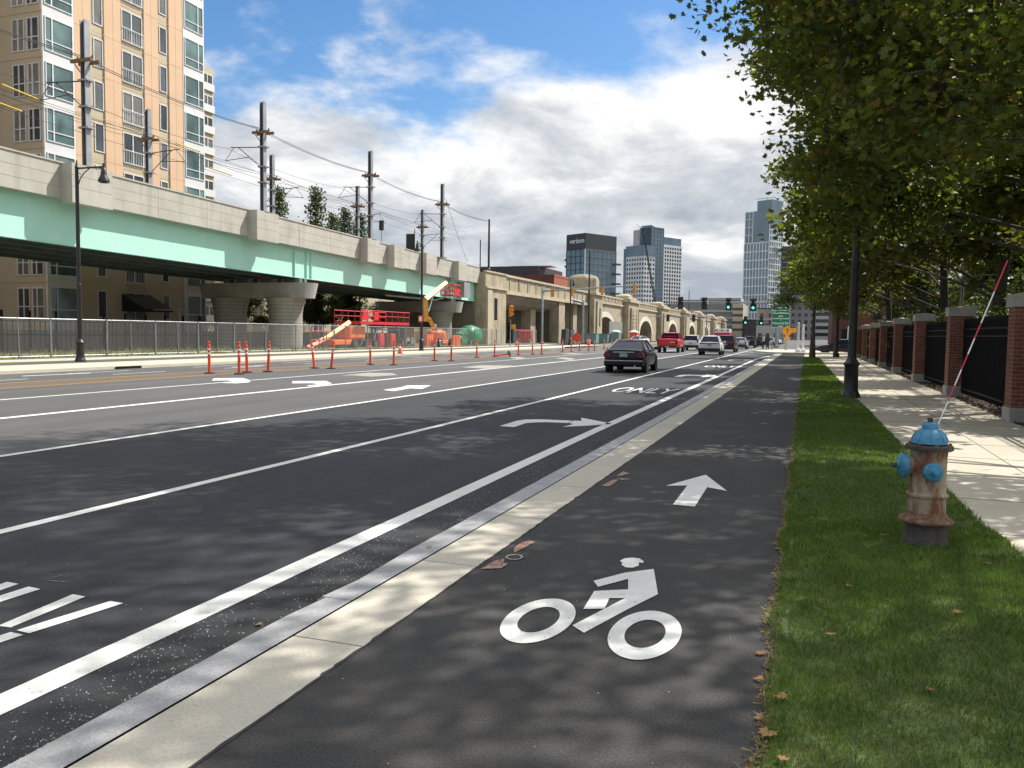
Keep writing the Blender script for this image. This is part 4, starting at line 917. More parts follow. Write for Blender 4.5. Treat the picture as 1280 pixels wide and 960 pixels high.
for y, lab in ((20.2, 'grey steel catenary mast of the front row, out past the left edge'), (52.2, 'second grey catenary mast of the front row, right of the tall apartment block'), (68.2, 'third grey catenary mast of the front row, in the open sky'), (84.2, 'fourth grey catenary mast of the front row, by the rail signals')):
    dup(mf, (-38.4, y, zt(y)), None, lab, None)
mb_ = mast('dark catenary mast of the back row, in front of the apartment block', (-47.5, 50.5, zt(50) - .3), 0)
for y, lab in ((33, 'dark catenary mast of the back row behind the left edge'), (65.9, 'second dark catenary mast of the back row, beside the second front mast'), (81.5, 'third dark catenary mast of the back row, beside the third front mast'), (98, 'last dark catenary mast of the back row')):
    dup(mb_, (-47.5, y, zt(y) - .3), None, lab, None)
def wire(label, pts, rad=.018, mat='wire', sag=.35, name='overhead_wire'):
    a = MB()
    for p, q_ in zip(pts, pts[1:]):
        p, q_ = Vector(p), Vector(q_); a.tube([p.lerp(q_, k / 8) - Vector((0, 0, sag * 4 * (k / 8) * (1 - k / 8))) for k in range(9)], rad, 4, cap=False)
    return tag(a.build(name, mat), label, 'wire', 'overhead wires of the railway')
for dx, lab in ((-.55, 'outer feeder wire strung along the front masts'), (-.3, 'inner feeder wire strung along the front masts')):
    wire(lab, [(-38.4 + dx, y, zt(y) + 6.2) for y in F_Y + [98.9]], .022)
for dx, lab in ((-.3, 'left feeder wire strung along the back masts'), (.5, 'right feeder wire strung along the back masts')):
    wire(lab, [(-47.5 + dx, y, zt(y) + 5.85) for y in (33, 50.5, 65.9, 81.5, 98)], .02)
wire('contact wire over the near track', [(-41.8, y, zt(y) + 4.0) for y in F_Y + [98.9]], .014, sag=.05)
wire('messenger wire over the near track', [(-41.6, y, zt(y) + 4.9) for y in F_Y + [98.9]], .014, sag=.4)
wire('contact wire over the far track', [(-44.4, y, zt(y) + 3.7) for y in (33, 50.5, 65.9, 81.5, 98)], .014, sag=.05)
wire('messenger wire over the far track', [(-44.5, y, zt(y) + 4.7) for y in (33, 50.5, 65.9, 81.5, 98)], .014, sag=.4)
wire('slanting guy wire running down to the parapet right of the fourth front mast', [(-38.4, 85, 16.5), (-38.6, 92, 10)], .02, sag=.3)
wire('yellow insulated section of the left overhead wire', [(-41.8, 33.8, zt(34) + 4.2), (-41.8, 36.0, zt(36) + 4.02)], .05, 'wire_yellow', 0)
wire('lower yellow insulated section of the left overhead wire', [(-44.4, 34.6, zt(34) + 4.0), (-44.4, 37.2, zt(38) + 3.85)], .05, 'wire_yellow', 0)
wire('yellow insulated section beside the back row mast', [(-44.4, 53.6, zt(54) + 3.9), (-44.4, 56.2, zt(58) + 3.85)], .05, 'wire_yellow', 0)
wire('yellow insulated section over the near track between the first masts', [(-41.8, 47.0, zt(50) + 4.15), (-41.8, 49.4, zt(51) + 4.1)], .05, 'wire_yellow', 0)
def slim(label, x, y, z0, z1, rad, name='pole'):
    a = MB(); a.lathe([(rad * 1.6, 0), (rad * 1.5, .4), (rad, .5), (rad * .8, z1 - z0)], 8); o = a.build(name, 'black_paint'); o.location = (x, y, z0); return tag(o, label, 'pole')
slim('black slender pole rising from the end of the stone viaduct', -38.6, 99, 9.3, 16.0, .15)
slim('short black pole above the dark roof', -45, 112, 9.3, 15.0, .10)
slim('thin dark pole standing in front of the stone tower', -36.2, 141.5, 0, 15.6, .16)
slim('thin dark pole beside the rounded tower, against the glass block', -44, 172, 9.3, 19.0, .14)
slim('thin dark mast behind the stone viaduct, under the leftmost far signal', -41, 262, 9, 19, .14)
slim('thin dark mast behind the stone viaduct, beside the second far signal', -40, 300, 9, 17.5, .14)
t = thing('rail_signal', 'black rail signal head on a thin stalk above the parapet', 'signal', (-41.5, 76, zt(76) - .5)); MB().tube([(0, 0, 0), (0, 0, 2.6)], .04, 6).build('pole', 'steel_galv', t); MB().box(-.22, .22, -.15, .15, 2.5, 3.5).build('signal_head', 'black_paint', t, bevel=.04)
t = thing('rail_signal', 'wide black rail signal cabinet beside the fourth front mast', 'signal', (-41.2, 82, zt(82) - .5)); MB().box(-.45, .45, -.2, .2, .6, 2.9).build('signal_head', 'black_paint', t, bevel=.04); MB().tube([(.5, 0, 0), (.5, 0, 3.4)], .05, 6).build('pole', 'black_paint', t)

# ------------------------------------------------------------------ buildings
def win(parent, face, u0, u1, z0, z1, plane, glass='glass_room', frame='metal_white', split=None, trans=None, rail=False):
    """face 'x': plane X=plane, u along Y, looking +X ; face 'y': plane Y=plane, u along X, looking -Y"""
    def bx(mb, a0, a1, c0, c1, d0, d1):
        if face == 'x': mb.box(plane + d0, plane + d1, a0, a1, c0, c1)
        else: mb.box(a0, a1, plane - d1, plane - d0, c0, c1)
    g_ = MB(); bx(g_, u0, u1, z0, z1, -.12, .015); w_ = g_.build('window', glass, parent)
    fr = MB(); t_ = .07
    bx(fr, u0, u1, z0, z0 + t_, .015, .07); bx(fr, u0, u1, z1 - t_, z1, .015, .07); bx(fr, u0, u0 + t_, z0 + t_, z1 - t_, .015, .07); bx(fr, u1 - t_, u1, z0 + t_, z1 - t_, .015, .07)
    for s_ in (split or []): q0 = u0 + (u1 - u0) * s_; bx(fr, q0 - .05, q0 + .05, z0 + t_, z1 - t_, .015, .072)
    for s_ in (trans or []): q0 = z0 + (z1 - z0) * s_; bx(fr, u0 + t_, u1 - t_, q0 - .035, q0 + .035, .016, .071)
    fr.build('frame', frame, w_)
    if rail:
        rl = MB(); zz_ = z0 + 1.05; bx(rl, u0 - .05, u1 + .05, zz_ - .03, zz_ + .03, .12, .17); bx(rl, u0 - .05, u1 + .05, z0 + .02, z0 + .06, .12, .17)
        n_ = 12
        for k in range(n_ + 1): q0 = u0 + (u1 - u0) * k / n_; bx(rl, q0 - .012, q0 + .012, z0 + .06, zz_ - .03, .135, .16)
        rl.build('railing', 'metal_white', w_)
    return w_
ap = thing('apartment_building', 'tall orange and cream apartment block with glass corner bays behind the viaduct', 'building')
PXN = -52.0
MB().box(-80, PXN, 45.2, 61.95, -.2, 42).build('wall', 'facade_cream', ap)
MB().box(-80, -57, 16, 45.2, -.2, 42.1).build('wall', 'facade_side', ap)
a = MB()
for y0, y1 in ((47.95, 49.4), (50.75, 52.4), (54.85, 56.4), (57.65, 59.25)): a.box(PXN, PXN + .12, y0, y1, 9.2, 42)
a.build_each('orange_panel', 'facade_orange', ap)
a = MB(); a.box(-57, -56.9, 42.0, 44.4, 0, 42); a.box(-56.99, -56.92, 24, 30, 0, 42); a.box(-56.99, -56.92, 34, 38, 0, 42); a.build_each('orange_panel', 'facade_orange', ap)
a = MB()
for k in range(14): zf = 2.0 + 3.2 * k; a.box(PXN + .121, PXN + .126, 47.95, 59.25, zf - .35, zf - .32)
for y in (48.7, 51.6, 55.6, 58.4): a.box(PXN + .121, PXN + .126, y, y + .03, 9.2, 42)
a.build('panel_joint', 'facade_side', ap)
a = MB(); a.box(-52.0, -51.85, 45.19, 47.9, -.1, 42.05); a.box(-52.0, -51.85, 59.3, 61.96, -.1, 42.05); a.build_each('corner_bay', 'facade_white', ap)
for k in range(13):
    z0 = 2.15 + 3.2 * k
    if z0 > 41: break
    win(ap, 'x', 52.55, 54.7, z0 - .2, z0 + 2.25, PXN, split=[.47], rail=True)
    win(ap, 'x', 49.75, 50.65, z0 + .15, z0 + 2.3, PXN)
    win(ap, 'x', 56.6, 57.45, z0 + .15, z0 + 2.3, PXN)
    win(ap, 'x', 45.35, 47.75, z0 - .05, z0 + 2.35, -51.85, glass='glass_teal', split=[.25], trans=[.3])
    win(ap, 'x', 59.45, 61.8, z0 - .05, z0 + 2.35, -51.85, glass='glass_teal', split=[.72], trans=[.3])
    win(ap, 'y', -54.75, -53.55, z0 - .05, z0 + 2.25, 45.2, glass='glass_room', split=[.5], trans=[.4]); win(ap, 'y', -53.3, -52.15, z0 - .05, z0 + 2.25, 45.2, split=[.4], trans=[.4])
    win(ap, 'x', 39.2, 41.2, z0, z0 + 2.2, -57, split=[.5]); win(ap, 'x', 31.2, 33.2, z0, z0 + 2.2, -57, split=[.5])
a = MB()
for k in range(14): zf = 1.55 + 3.2 * k; a.box(-52.0, -51.84, 45.17, 45.188, zf, zf + .08); a.box(-57, -52, 45.18, 45.199, zf, zf + .05)
a.build_each('floor_band', 'facade_side', ap)
aw = MB(); aw.prism([(-51.99, 4.3), (-49.6, 3.1), (-49.6, 2.9), (-51.99, 2.9)], 52.2, 55.2, 'y'); aw.build('awning', 'awning', ap)
a = MB(); a.box(-51.35 - .6, -47.0, 53.0, 54.2, 3.0, 3.08); a.tube([(-47.1, 53.1, 0), (-47.1, 53.1, 3)], .05, 6); a.tube([(-47.1, 54.1, 0), (-47.1, 54.1, 3)], .05, 6); a.build('canopy_roof', 'metal_grey', ap)
MB().box(-51.99, -51.86, 52.6, 54.7, 4.45, 5.3).build('sign_panel', 'facade_side', ap)
# neighbouring block with balconies
nb = thing('balcony_tower', 'narrow cream tower with stacked balconies just right of the orange block', 'building', (0, 0, 0))
MB().box(-72, -60.0, 66, 73.1, -.2, 28.9).build('wall', 'facade_cream', nb)
for k in range(12):
    z0 = 2.6 + 2.2 * k
    win(nb, 'x', 71.3, 72.9, z0, z0 + 1.4, -60.0, split=[.5]); a = MB(); a.box(-60.0, -59.8, 71.2, 73.05, z0 - .3, z0 - .15); a.box(-59.83, -59.8, 71.2, 73.05, z0 - .15, z0 + .45); a.build('balcony', 'facade_white', nb)
bb = thing('low_building', 'plain beige building seen under the bridge right of the near pier', 'building'); MB().box(-90, -62, 82, 118, -.2, 7.6).build('wall', 'facade_cream', bb); MB().box(-90.2, -61.8, 81.8, 118.2, 7.6, 7.85).build('roof', 'slate_dark', bb)
for k in range(6): win(bb, 'x', 85 + 5 * k, 87 + 5 * k, 1.2, 2.9, -62, split=[.5])
bb = thing('grey_building', 'plain grey building behind the red platform under the bridge', 'building'); MB().box(-95, -66, 119, 165, -.2, 6.0).build('wall', 'garage_grey', bb); MB().box(-95.2, -65.8, 118.8, 165.2, 6.0, 6.25).build('roof', 'slate_dark', bb)
for k in range(6): win(bb, 'x', 122 + 6 * k, 124 + 6 * k, 1.2, 2.9, -66, split=[.5])
# dark iron yard fence under the viaduct
a = MB(); t = thing('yard_fence', 'dark rail fence in the shade below the viaduct', 'fence')
for zr in (1.0, 1.9): a.box(-47.6, -47.55, 22, 58, zr, zr + .06)
for k in range(90): a.box(-47.6, -47.56, 22 + k * .4, 22.04 + k * .4, 0, 1.95)
a.build('rails', 'black_iron', t); a = MB()
for k in range(19): a.box(-47.64, -47.52, 22 + k * 2, 22.12 + k * 2, 0, 2.6)
a.build_each('post', 'black_iron', t)
a = MB(); a.box(-47.9, -47.7, 20, 96, -.1, 1.35); tag(a.build('retaining_wall', 'abutment'), 'low dark wall running behind the chain link fence under the bridge', 'wall')
# red brick building and dark roof
bk = thing('brick_building', 'red brick building with a dark rooftop block behind the stone viaduct', 'building')
MB().box(-118, -69.3, 230, 262, -.2, 18.6).build('wall', 'brick_far', bk); MB().box(-69.299, -69.2, 229.9, 262.1, 18.1, 18.75).build('parapet', 'brick_far', bk)
MB().box(-118, -69.35, 229.93, 229.99, 0, 18.6).build('shaded_end_face', 'brick_far_dark', bk)  # darker sheet over the end face, its shade put into the brick colour
MB().box(-100, -75.0, 233, 258, 18.6, 21.4).build('rooftop_block', 'slate_dark', bk); MB().box(-84, -71.5, 234, 240, 21.35, 21.55).build('roof_canopy', 'metal_grey', bk)
for k in range(5): win(bk, 'x', 233 + 5.5 * k, 235.2 + 5.5 * k, 13.6, 15.8, -69.3, frame='metal_grey')
# ---- far towers: origin at the near corner, left face -Y, right face +X
def tower(name, label, loc, rz, cat='building'): return thing(name, label, cat, loc, R(rz))
def grid(parent, side, a_, z0, z1, nu, nz, mat, fu=.7, fz=.75, off=0., margin=0., proud=.06, name='window', cnt=[0]):
    """windows one object each (first 100 of a building), rest one stuff part"""
    du = (a_ - 2 * margin) / nu; dz = (z1 - z0) / nz; w0 = MB(); w0.box(0, .12, -.5, .5, -.5, .5); first = None; rest = MB(); k = 0
    for j in range(nz - 1, -1, -1):
        for i in range(nu):
            uc = margin + (i + .5) * du; zc = z0 + (j + .5) * dz
            if side == 'x': loc = (off - .12 + proud, uc, zc); rz_ = 0
            else: loc = (-uc, off + .12 - proud, zc); rz_ = -math.pi / 2
            if parent.get('_n', 0) < 100:
                if first is None: first = w0.build(name, mat, parent); o = first
                else: o = first.copy(); COL.objects.link(o)
                o.location = loc; o.rotation_euler = (0, 0, rz_); o.scale = (1, du * fu, dz * fz); parent['_n'] = parent.get('_n', 0) + 1
            else:
                mt = Matrix.Translation(loc) @ Matrix.Rotation(rz_, 4, 'Z') @ Matrix.Diagonal((1, du * fu, dz * fz, 1)); rest.box(0, .12, -.5, .5, -.5, .5, mt); k += 1
    if k: o = rest.build(name, mat, parent); o['kind'] = 'stuff'
def curtain(parent, side, a_, z0, z1, nu, nz, mat, th=.25, off=0., name='mullion_grid', tz=None):
    m_ = MB(); tz = tz or th
    for i in range(nu + 1):
        uc = a_ * i / nu
        if side == 'x': m_.box(off, off + .2, uc - th / 2, uc + th / 2, z0, z1)
        else: m_.box(-uc - th / 2, -uc + th / 2, off - .2, off, z0, z1)
    for j in range(nz + 1):
        zc = z0 + (z1 - z0) * j / nz
        if side == 'x': m_.box(off, off + .26, 0, a_, zc - tz / 2, zc + tz / 2)
        else: m_.box(-a_, 0, off - .26, off, zc - tz / 2, zc + tz / 2)
    m_.build(name, mat, parent)
A = tower('office_tower', 'dark glass office block with black top storeys and jutting balconies, leftmost of the far towers', (-125.6, 480, 0), -30)
MB().box(-16, 0, 0, 27, 0, 52).build('glass_body', 'glass_blue', A); MB().box(-16.1, .1, -.1, 27.1, 52, 61.5).build('crown', 'slate_dark', A)
curtain(A, 'x', 27, 4, 52, 7, 12, 'garage_grey', .35); curtain(A, 'y', 16, 4, 52, 4, 12, 'slate_dark', .3)
a = MB(); a.box(-.3, .3, -.3, 0, 0, 52); a.build('corner_pier', 'metal_white', A)
a = MB()
for z in (26, 32, 38, 44): a.box(.2, 1.6, 24, 30, z, z + 1.0)
for z in (18, 22, 30, 34, 42, 46): a.box(-18.6, -16.1, 1, 9, z, z + 1.2)
a.build_each('balcony', 'slate_dark', A)
text('verizon', 4.2, 'sign_white', 'building_sign', A, Matrix.Translation((-7.0, -.16, 57.2)) @ FACE_S, .1)
B = tower('residential_tower', 'tall pale grid tower with a curved blue glass corner, behind the crane boom', (-111.3, 620, 0), -30)
MB().box(-12, 0, 0, 14, 0, 82).build('glass_body', 'glass_blue', B); curtain(B, 'x', 14, 3, 82, 4, 26, 'garage_grey', .2)
MB().prism([(0, 0), (14, 0), (14, 79.5), (0, 83.5)], -11, -.4, 'x').build('crown', 'glass_blue', B)
MB().box(-12, -1.5, 14.02, 37, 0, 76).build('glass_body', 'glass_blue', B); MB().box(-12, .2, 14.02, 36, 0, 70).build('grid_wing', 'tower_white', B)
grid(B, 'x', 21.5, 2, 69, 7, 23, 'glass_dark', .6, .62, off=.2, margin=.4)
for o in COL.objects:
    if o.parent == B and o.name.startswith('window'): o.location.y += 14.4
MB().box(-19, -12.02, 1, 20, 0, 81).build('concrete_core', 'tower_grey', B); grid(B, 'y', 8, 20, 79, 2, 20, 'glass_dark', .5, .5, off=1.0)
B2 = tower('residential_tower', 'lower pale block with a regular window grid, left of the crane boom', (-111.0, 590, 0), -30)
MB().box(-17, 0, 0, 12, 0, 64).build('wall', 'tower_white', B2); MB().box(-17.3, .3, -.3, 12.3, 58.0, 65.5).build('crown', 'glass_blue', B2); MB().box(-20.5, -17.3, 1, 12, 0, 64).build('glass_wing', 'glass_blue', B2)
grid(B2, 'y', 17, 2, 57, 7, 17, 'glass_dark', .55, .55)
grid(B2, 'x', 12, 2, 57, 4, 17, 'glass_dark', .55, .55)
C = tower('glass_tower', 'tallest pale tower with white vertical grid, at the right of the skyline', (-33.42, 760, 0), -30)
MB().box(-25, 0, 0, 21, 0, 112).build('glass_body', 'glass_pale', C); MB().box(-14, 1.0, 1.5, 19, 100, 121).build('upper_glass', 'glass_pale', C)
curtain(C, 'y', 25, 0, 84, 8, 11, 'tower_white', 1.0, tz=1.0); curtain(C, 'x', 21, 0, 110, 6, 22, 'tower_white', .8, tz=1.1)
a = MB()
for u_ in (-25, -21, -17.2): a.box(u_, u_ + .8, -.3, 0, 84, 112)
for z in (84, 91, 98, 105, 111.4): a.box(-25, -16.4, -.35, 0, z, z + .6)
a.build('crown_grid', 'tower_white', C); MB().box(.3, 3, 8, 20, 79, 80.5).build('balcony', 'tower_white', C)
a = MB(); a.tube([(-8, 8, 121), (-8, 8, 124)], .3, 5); a.tube([(-20, 8, 124), (0, 8, 123.5)], .3, 5); a.build('roof_crane', 'metal_grey', C)
D = tower('dark_tower', 'dark banded tower partly hidden by the maple leaves', (-8, 600, 0), 0); MB().box(-10, 12, 0, 20, 0, 63).build('wall', 'slate_dark', D); curtain(D, 'y', 10, 0, 63, 1, 18, 'garage_grey', .3, tz=.8)
G_ = tower('parking_garage', 'long grey low building closing the road behind the far signals', (-34.4, 420, 0), 0)
MB().box(-34, 0, 0, 50, 0, 17.2).build('wall', 'garage_grey', G_); a = MB()
for z in (3, 6.4, 9.8, 13.2): a.box(-34, 0, -.3, 0, z, z + 1.1)
a.build('spandrel', 'tower_grey', G_); MB().box(-26, -14, 5, 20, 17.2, 19.5).build('rooftop_plant', 'garage_grey', G_); MB().box(.1, 5.0, -4, 30, 0, 17.1).build('tan_wing', 'garage_tan', G_)
a = MB()
for z in (4, 7.5, 11, 14): a.box(.1, 5.0, -4.1, -4, z, z + 1.2)
a.build('window_strip', 'glass_dark', G_)
for nme, lab, x0, x1, y, hh, mt in (('brown_building', 'brown low building right of the parking garage', -24, -15.5, 440, 15.5, 'garage_tan'), ('dark_building', 'dark low building below the far tower', -29, -23, 415, 9.2, 'slate_dark'), ('grey_building', 'grey mid-rise seen behind the green road sign', -14, 4, 430, 22, 'garage_grey'),
                                 ('grey_building', 'pale low building at the end of the road', -21, -8, 380, 6.5, 'tower_grey'), ('campus_building', 'long dark building across the crossing road at the right', 4, 60, 150, 9, 'brick_far_dark')):
    t = thing(nme, lab, 'building', (x0, y, 0)); MB().box(0, x1 - x0, 0, 25, -.2, hh).build('wall', mt, t); MB().box(-.2, x1 - x0 + .2, -.2, 25.2, hh, hh + .4).build('roof', 'slate_dark', t)
    n_ = max(2, int((x1 - x0) / 3)); nzf = max(1, int(hh / 3.4))
    for j in range(nzf):
        for i in range(min(n_, 12)): w_ = MB(); u_ = (i + .5) * (x1 - x0) / min(n_, 12); w_.box(u_ - .7, u_ + .7, -.05, 0, 1.2 + j * 3.4, 2.9 + j * 3.4); w_.build('window', 'glass_dark', t)
for k, (x, y, hh, wd) in enumerate(((-62, 640, 30, 30), (30, 520, 30, 60), (95, 480, 26, 50), (-260, 560, 26, 60), (-190, 620, 22, 50))):
    t = thing('background_building', ['plain pale block far behind the garage', 'plain block far right behind the trees', 'second plain block far right behind the trees', 'plain block far left behind the apartments', 'plain block behind the brick building'][k], 'building', (x, y, 0))
    MB().box(-wd / 2, wd / 2, 0, 30, -.2, hh).build('wall', 'tower_grey', t); a = MB()
    for j in range(int(hh / 4)): a.box(-wd / 2, wd / 2, -.05, 0, 2 + 4 * j, 4 + 4 * j)
    a.build('window_band', 'glass_dark', t)
# crane
t = thing('mobile_crane', 'dark lattice crane boom leaning over the stone viaduct', 'crane', (-52, 300, 0))
p0, p1 = Vector((2.2, 0, 1.5)), Vector((-5.2, 0, 40.2)); a = MB()
for ox, oy in ((.35, .35), (.35, -.35), (-.35, .35), (-.35, -.35)): a.tube([p0 + Vector((ox, oy, 0)), p1 + Vector((ox * .5, oy * .5, 0))], .13, 5)
for k in range(30):
    q0, q1 = p0.lerp(p1, k / 30), p0.lerp(p1, (k + 1) / 30); s_ = 1 if k % 2 else -1; a.tube([q0 + Vector((.3 * s_, -.3, 0)), q1 + Vector((-.3 * s_, -.3, 0))], .09, 4); a.tube([q0 + Vector((.3, .3 * s_, 0)), q1 + Vector((.3, -.3 * s_, 0))], .09, 4)
a.build('boom', 'black_paint', t); a = MB(); a.tube([p1, p1 + Vector((-2.2, 0, 1.5))], .12, 5); a.tube([p1 + Vector((-1.5, 0, 1)), (-7, 0, 20)], .03, 4); a.build('jib', 'steel_galv', t)
a = MB(); a.box(-1.5, 6, -1.5, 1.5, 1.0, 3.2); a.build('cab', 'lift_orange', t, bevel=.1); a = MB(); a.box(-2, 4, -2.2, -1.4, 0, 1.0); a.box(-2, 4, 1.4, 2.2, 0, 1.0); a.build('track', 'rubber', t, bevel=.3)

# ------------------------------------------------------------------ chain link fence on the far side
cf = thing('chain_link_fence', 'long galvanised chain link fence between the far footpath and the viaduct', 'fence', (-35.2, 20, 0))
FH = 1.95
a = MB(); a.box(-.002, .002, 0, 76, .12, FH); a.build('wire_mesh', 'chain_mesh', cf)
a = MB(); a.tube([(0, 0, FH), (0, 76, FH)], .025, 6); a.tube([(0, 0, .12), (0, 76, .12)], .018, 5); a.build('top_rail', 'steel_galv', cf)
k = 0; y = .2
while y < 76:
    p = MB(); lean = rnd.uniform(-.05, .05); thick = .045 if k % 2 == 0 else .024
    p.tube([(.03, y, 0), (.03 + rnd.uniform(-.03, .03), y + lean, FH + .05)], thick, 7); p.build('post', 'steel_galv', cf); k += 1; y += 1.72 + rnd.uniform(-.12, .12)
f2 = thing('chain_link_fence', 'short chain link enclosure in front of the stone portal', 'fence', (-34.5, 97.5, 0)); a = MB(); a.box(-.002, .002, 0, 9, .1, 1.95); a.build('wire_mesh', 'chain_mesh', f2)
a = MB(); a.tube([(0, 0, 1.95), (0, 9, 1.95)], .03, 6); a.build('top_rail', 'steel_galv', f2)
for q_ in range(5): MB().tube([(0, q_ * 2.25, 0), (0, q_ * 2.25, 2)], .04, 7).build('post', 'steel_galv', f2)
t = thing('debris_net', 'red debris net hung on the short fence at the portal', 'net', (-34.42, 99, 1.0)); a = MB()
for q_ in range(12): a.tube([(.0, q_ * .5, .9 - abs(math.sin(q_ * .9)) * .3), (.02, q_ * .5 + .4, -.4 + .3 * math.sin(q_))], .04, 4)
a.box(-.02, .02, 0, 6, .78, .9); a.build('netting', 'red_paint', t)

# ------------------------------------------------------------------ orange delineator posts
def delineator(label, x, y, lx=0, ly=0):
    t = thing('delineator_post', label, 'traffic post', (x, y, Z), rnd.uniform(-.3, .3), 'orange delineator posts along the centre line')
    MB().lathe([(.205, 0), (.205, .03), (.12, .055), (.06, .06)], 8).build('rubber_base', 'rubber', t)
    a = MB().lathe([(.055, .05), (.052, .98), (.058, 1.0), (.058, 1.06), (.03, 1.10), (.035, 1.16), (.05, 1.18), (.04, 1.21), (.01, 1.22)], 14).build('post', 'orange_post', t, smooth=40)
    b1 = MB().lathe([(.0535, 0), (.0535, .075)], 14, Matrix.Translation((0, 0, .72))).build('reflective_band', 'band_white', t); b2 = MB().lathe([(.0535, 0), (.0535, .075)], 14, Matrix.Translation((0, 0, .88))).build('reflective_band', 'band_white', t)
    for o in (a, b1, b2): o.rotation_euler = (lx, ly, 0)
    return t
dl = [(-21.06, 25.3, 0, -.02), (-19.83, 25.44, 0, .0), (-20.32, 26.55, .02, -.03), (-20.06, 27.5, 0, .07), (-20.36, 31.24, .0, -.14), (-19.57, 31.33, .0, .12), (-20.36, 36.2, 0, -.02), (-19.22, 36.48, 0, .02), (-20.28, 43.52, 0, 0), (-19.24, 43.57, 0, .01), (-20.66, 50.99, 0, 0), (-20.39, 53.59, 0, .02),
      (-20.45, 58.83, 0, 0), (-20.3, 61.81, 0, -.03), (-19.9, 62.9, 0, 0), (-20.7, 71.69, 0, 0), (-20.6, 74.22, 0, 0), (-20.9, 78.28, 0, 0), (-20.7, 81.1, 0, .03), (-20.2, 81.6, 0, 0), (-21.0, 89.17, 0, 0), (-20.3, 89.9, 0, 0), (-21.4, 98.35, 0, 0), (-20.7, 99.2, 0, .02)]
dlab = {0: 'leftmost orange delineator post with white bands on the double yellow line', 1: 'orange delineator post in front of the pair left of centre', 2: 'orange delineator post just behind the pair left of centre', 3: 'orange delineator post leaning slightly right, fourth from the left', 4: 'orange delineator post leaning to the left, left one of the leaning pair', 5: 'orange delineator post leaning to the right, right one of the leaning pair'}
for i, (x, y, lx, ly) in enumerate(dl): delineator(dlab.get(i, 'orange delineator post with white bands further up the centre line'), x, y, lx, ly)
t = thing('fallen_post', 'orange delineator post knocked over with its black base turned up', 'traffic post', (-19.7, 54.6, Z)); mt = rot('X', R(80), (0, 0, .2)) @ Matrix.Rotation(R(0), 4, 'Z')
MB().tube([(0, 0, .2), (-.9, -.6, .06)], .055, 10).build('post', 'orange_post', t); MB().lathe([(.22, 0), (.22, .05), (.1, .08)], 10, Matrix.Translation((.02, .02, .22)) @ Matrix.Rotation(R(70), 4, 'Y')).build('rubber_base', 'rubber', t)
def barrel(label, x, y):
    t = thing('traffic_barrel', label, 'traffic barrel', (x, y, Z), 0, 'orange traffic barrels'); MB().lathe([(.36, 0), (.36, .08), (.30, .1), (.28, .45), (.26, .8), (.24, 1.0), (.1, 1.03)], 16).build('body', 'orange_post', t, smooth=40)
    for z0 in (.35, .68): MB().lathe([(.292 - z0 * .03, z0), (.284 - z0 * .03, z0 + .14)], 16).build('reflective_band', 'band_white', t)
for x, y, lab in ((-24.4, 112, 'orange barrel nearest the left back of the black sedan'), (-22.9, 118, 'orange barrel just left of the black sedan roof'), (-24.1, 121, 'orange barrel between the teal box and the black sedan'), (-28.6, 112, 'orange barrel at the foot of the short gantry')): barrel(lab, x, y)
def cone(label, x, y):
    t = thing('traffic_cone', label, 'traffic cone', (x, y, Z if x > -26 else 0), 0); MB().box(-.2, .2, -.2, .2, 0, .04).build('base', 'rubber', t); MB().lathe([(.15, .04), (.03, .75)], 14).build('cone', 'orange_post', t, smooth=50); MB().lathe([(.098, .36), (.073, .5)], 14).build('reflective_band', 'band_white', t)
cone('orange traffic cone on the far pavement below the cream boom', -26.9, 52); cone('orange traffic cone standing by the fence post at the portal', -33.6, 96)
t = thing('work_sign', 'orange diamond work sign low by the short gantry post', 'sign', (-32.5, 120, 0)); MB().box(-.6, .6, -.03, 0, -.6, .6, Matrix.Translation((0, 0, 1.0)) @ Matrix.Rotation(R(45), 4, 'Y')).build('sign_panel', 'orange_post', t); MB().tube([(-.5, .1, 0), (0, .05, 1.2), (.5, .1, 0)], .04, 5).build('stand', 'steel_galv', t)
for x, y, lab in ((-34.3, 136.5, 'teal utility box left of the portable toilets'), (-33.5, 141.5, 'dark teal utility box under the stone arch')):
    t = thing('utility_box', lab, 'utility box', (x, y, 0)); MB().box(-1, 1, -1, 1, 0, 1.55).build('body', 'teal_box', t, bevel=.05); MB().box(-1.05, 1.05, -1.05, 1.05, 1.55, 1.65).build('lid', 'teal_box', t)
for x, y, lab in ((-31.6, 143, 'portable toilet with white domed roof, left one under the arch'), (-28.8, 145, 'portable toilet with white domed roof, right one under the arch')):
    t = thing('portable_toilet', lab, 'toilet', (x, y, 0)); MB().box(-.7, .7, -.7, .7, 0, 1.9).build('cabin', 'orange_post' if x > -30 else 'teal_box', t, bevel=.05); MB().lathe([(.85, 1.9), (.8, 2.1), (.4, 2.25), (.05, 2.3)], 12).build('roof', 'sign_white', t, smooth=40)
t = thing('road_sign', 'grey back of a large sign panel in front of the first stone arch', 'sign', (-36, 163, 0)); MB().box(-.05, 0, -6, 6, 1.7, 4.1).build('sign_panel', 'garage_grey', t); MB().tube([(-.1, -4, 0), (-.1, -4, 4)], .1, 6).build('post', 'steel_galv', t); MB().tube([(-.1, 4, 0), (-.1, 4, 4)], .1, 6).build('post', 'steel_galv', t)
t = thing('scaffold_tower', 'thin rusty scaffold tower against the first stone pilaster', 'scaffold', (-35.6, 180, 0)); a = MB()
for x in (-.6, .6):
    for y in (-1, 1): a.tube([(x, y, 0), (x, y, 7)], .06, 5)
for k in range(8): a.box(-.6, .6, -1, -.94, .8 * k, .8 * k + .08); a.box(.57, .63, -1, 1, .8 * k, .8 * k + .08)
a.build('frame', 'rust_wood', t)
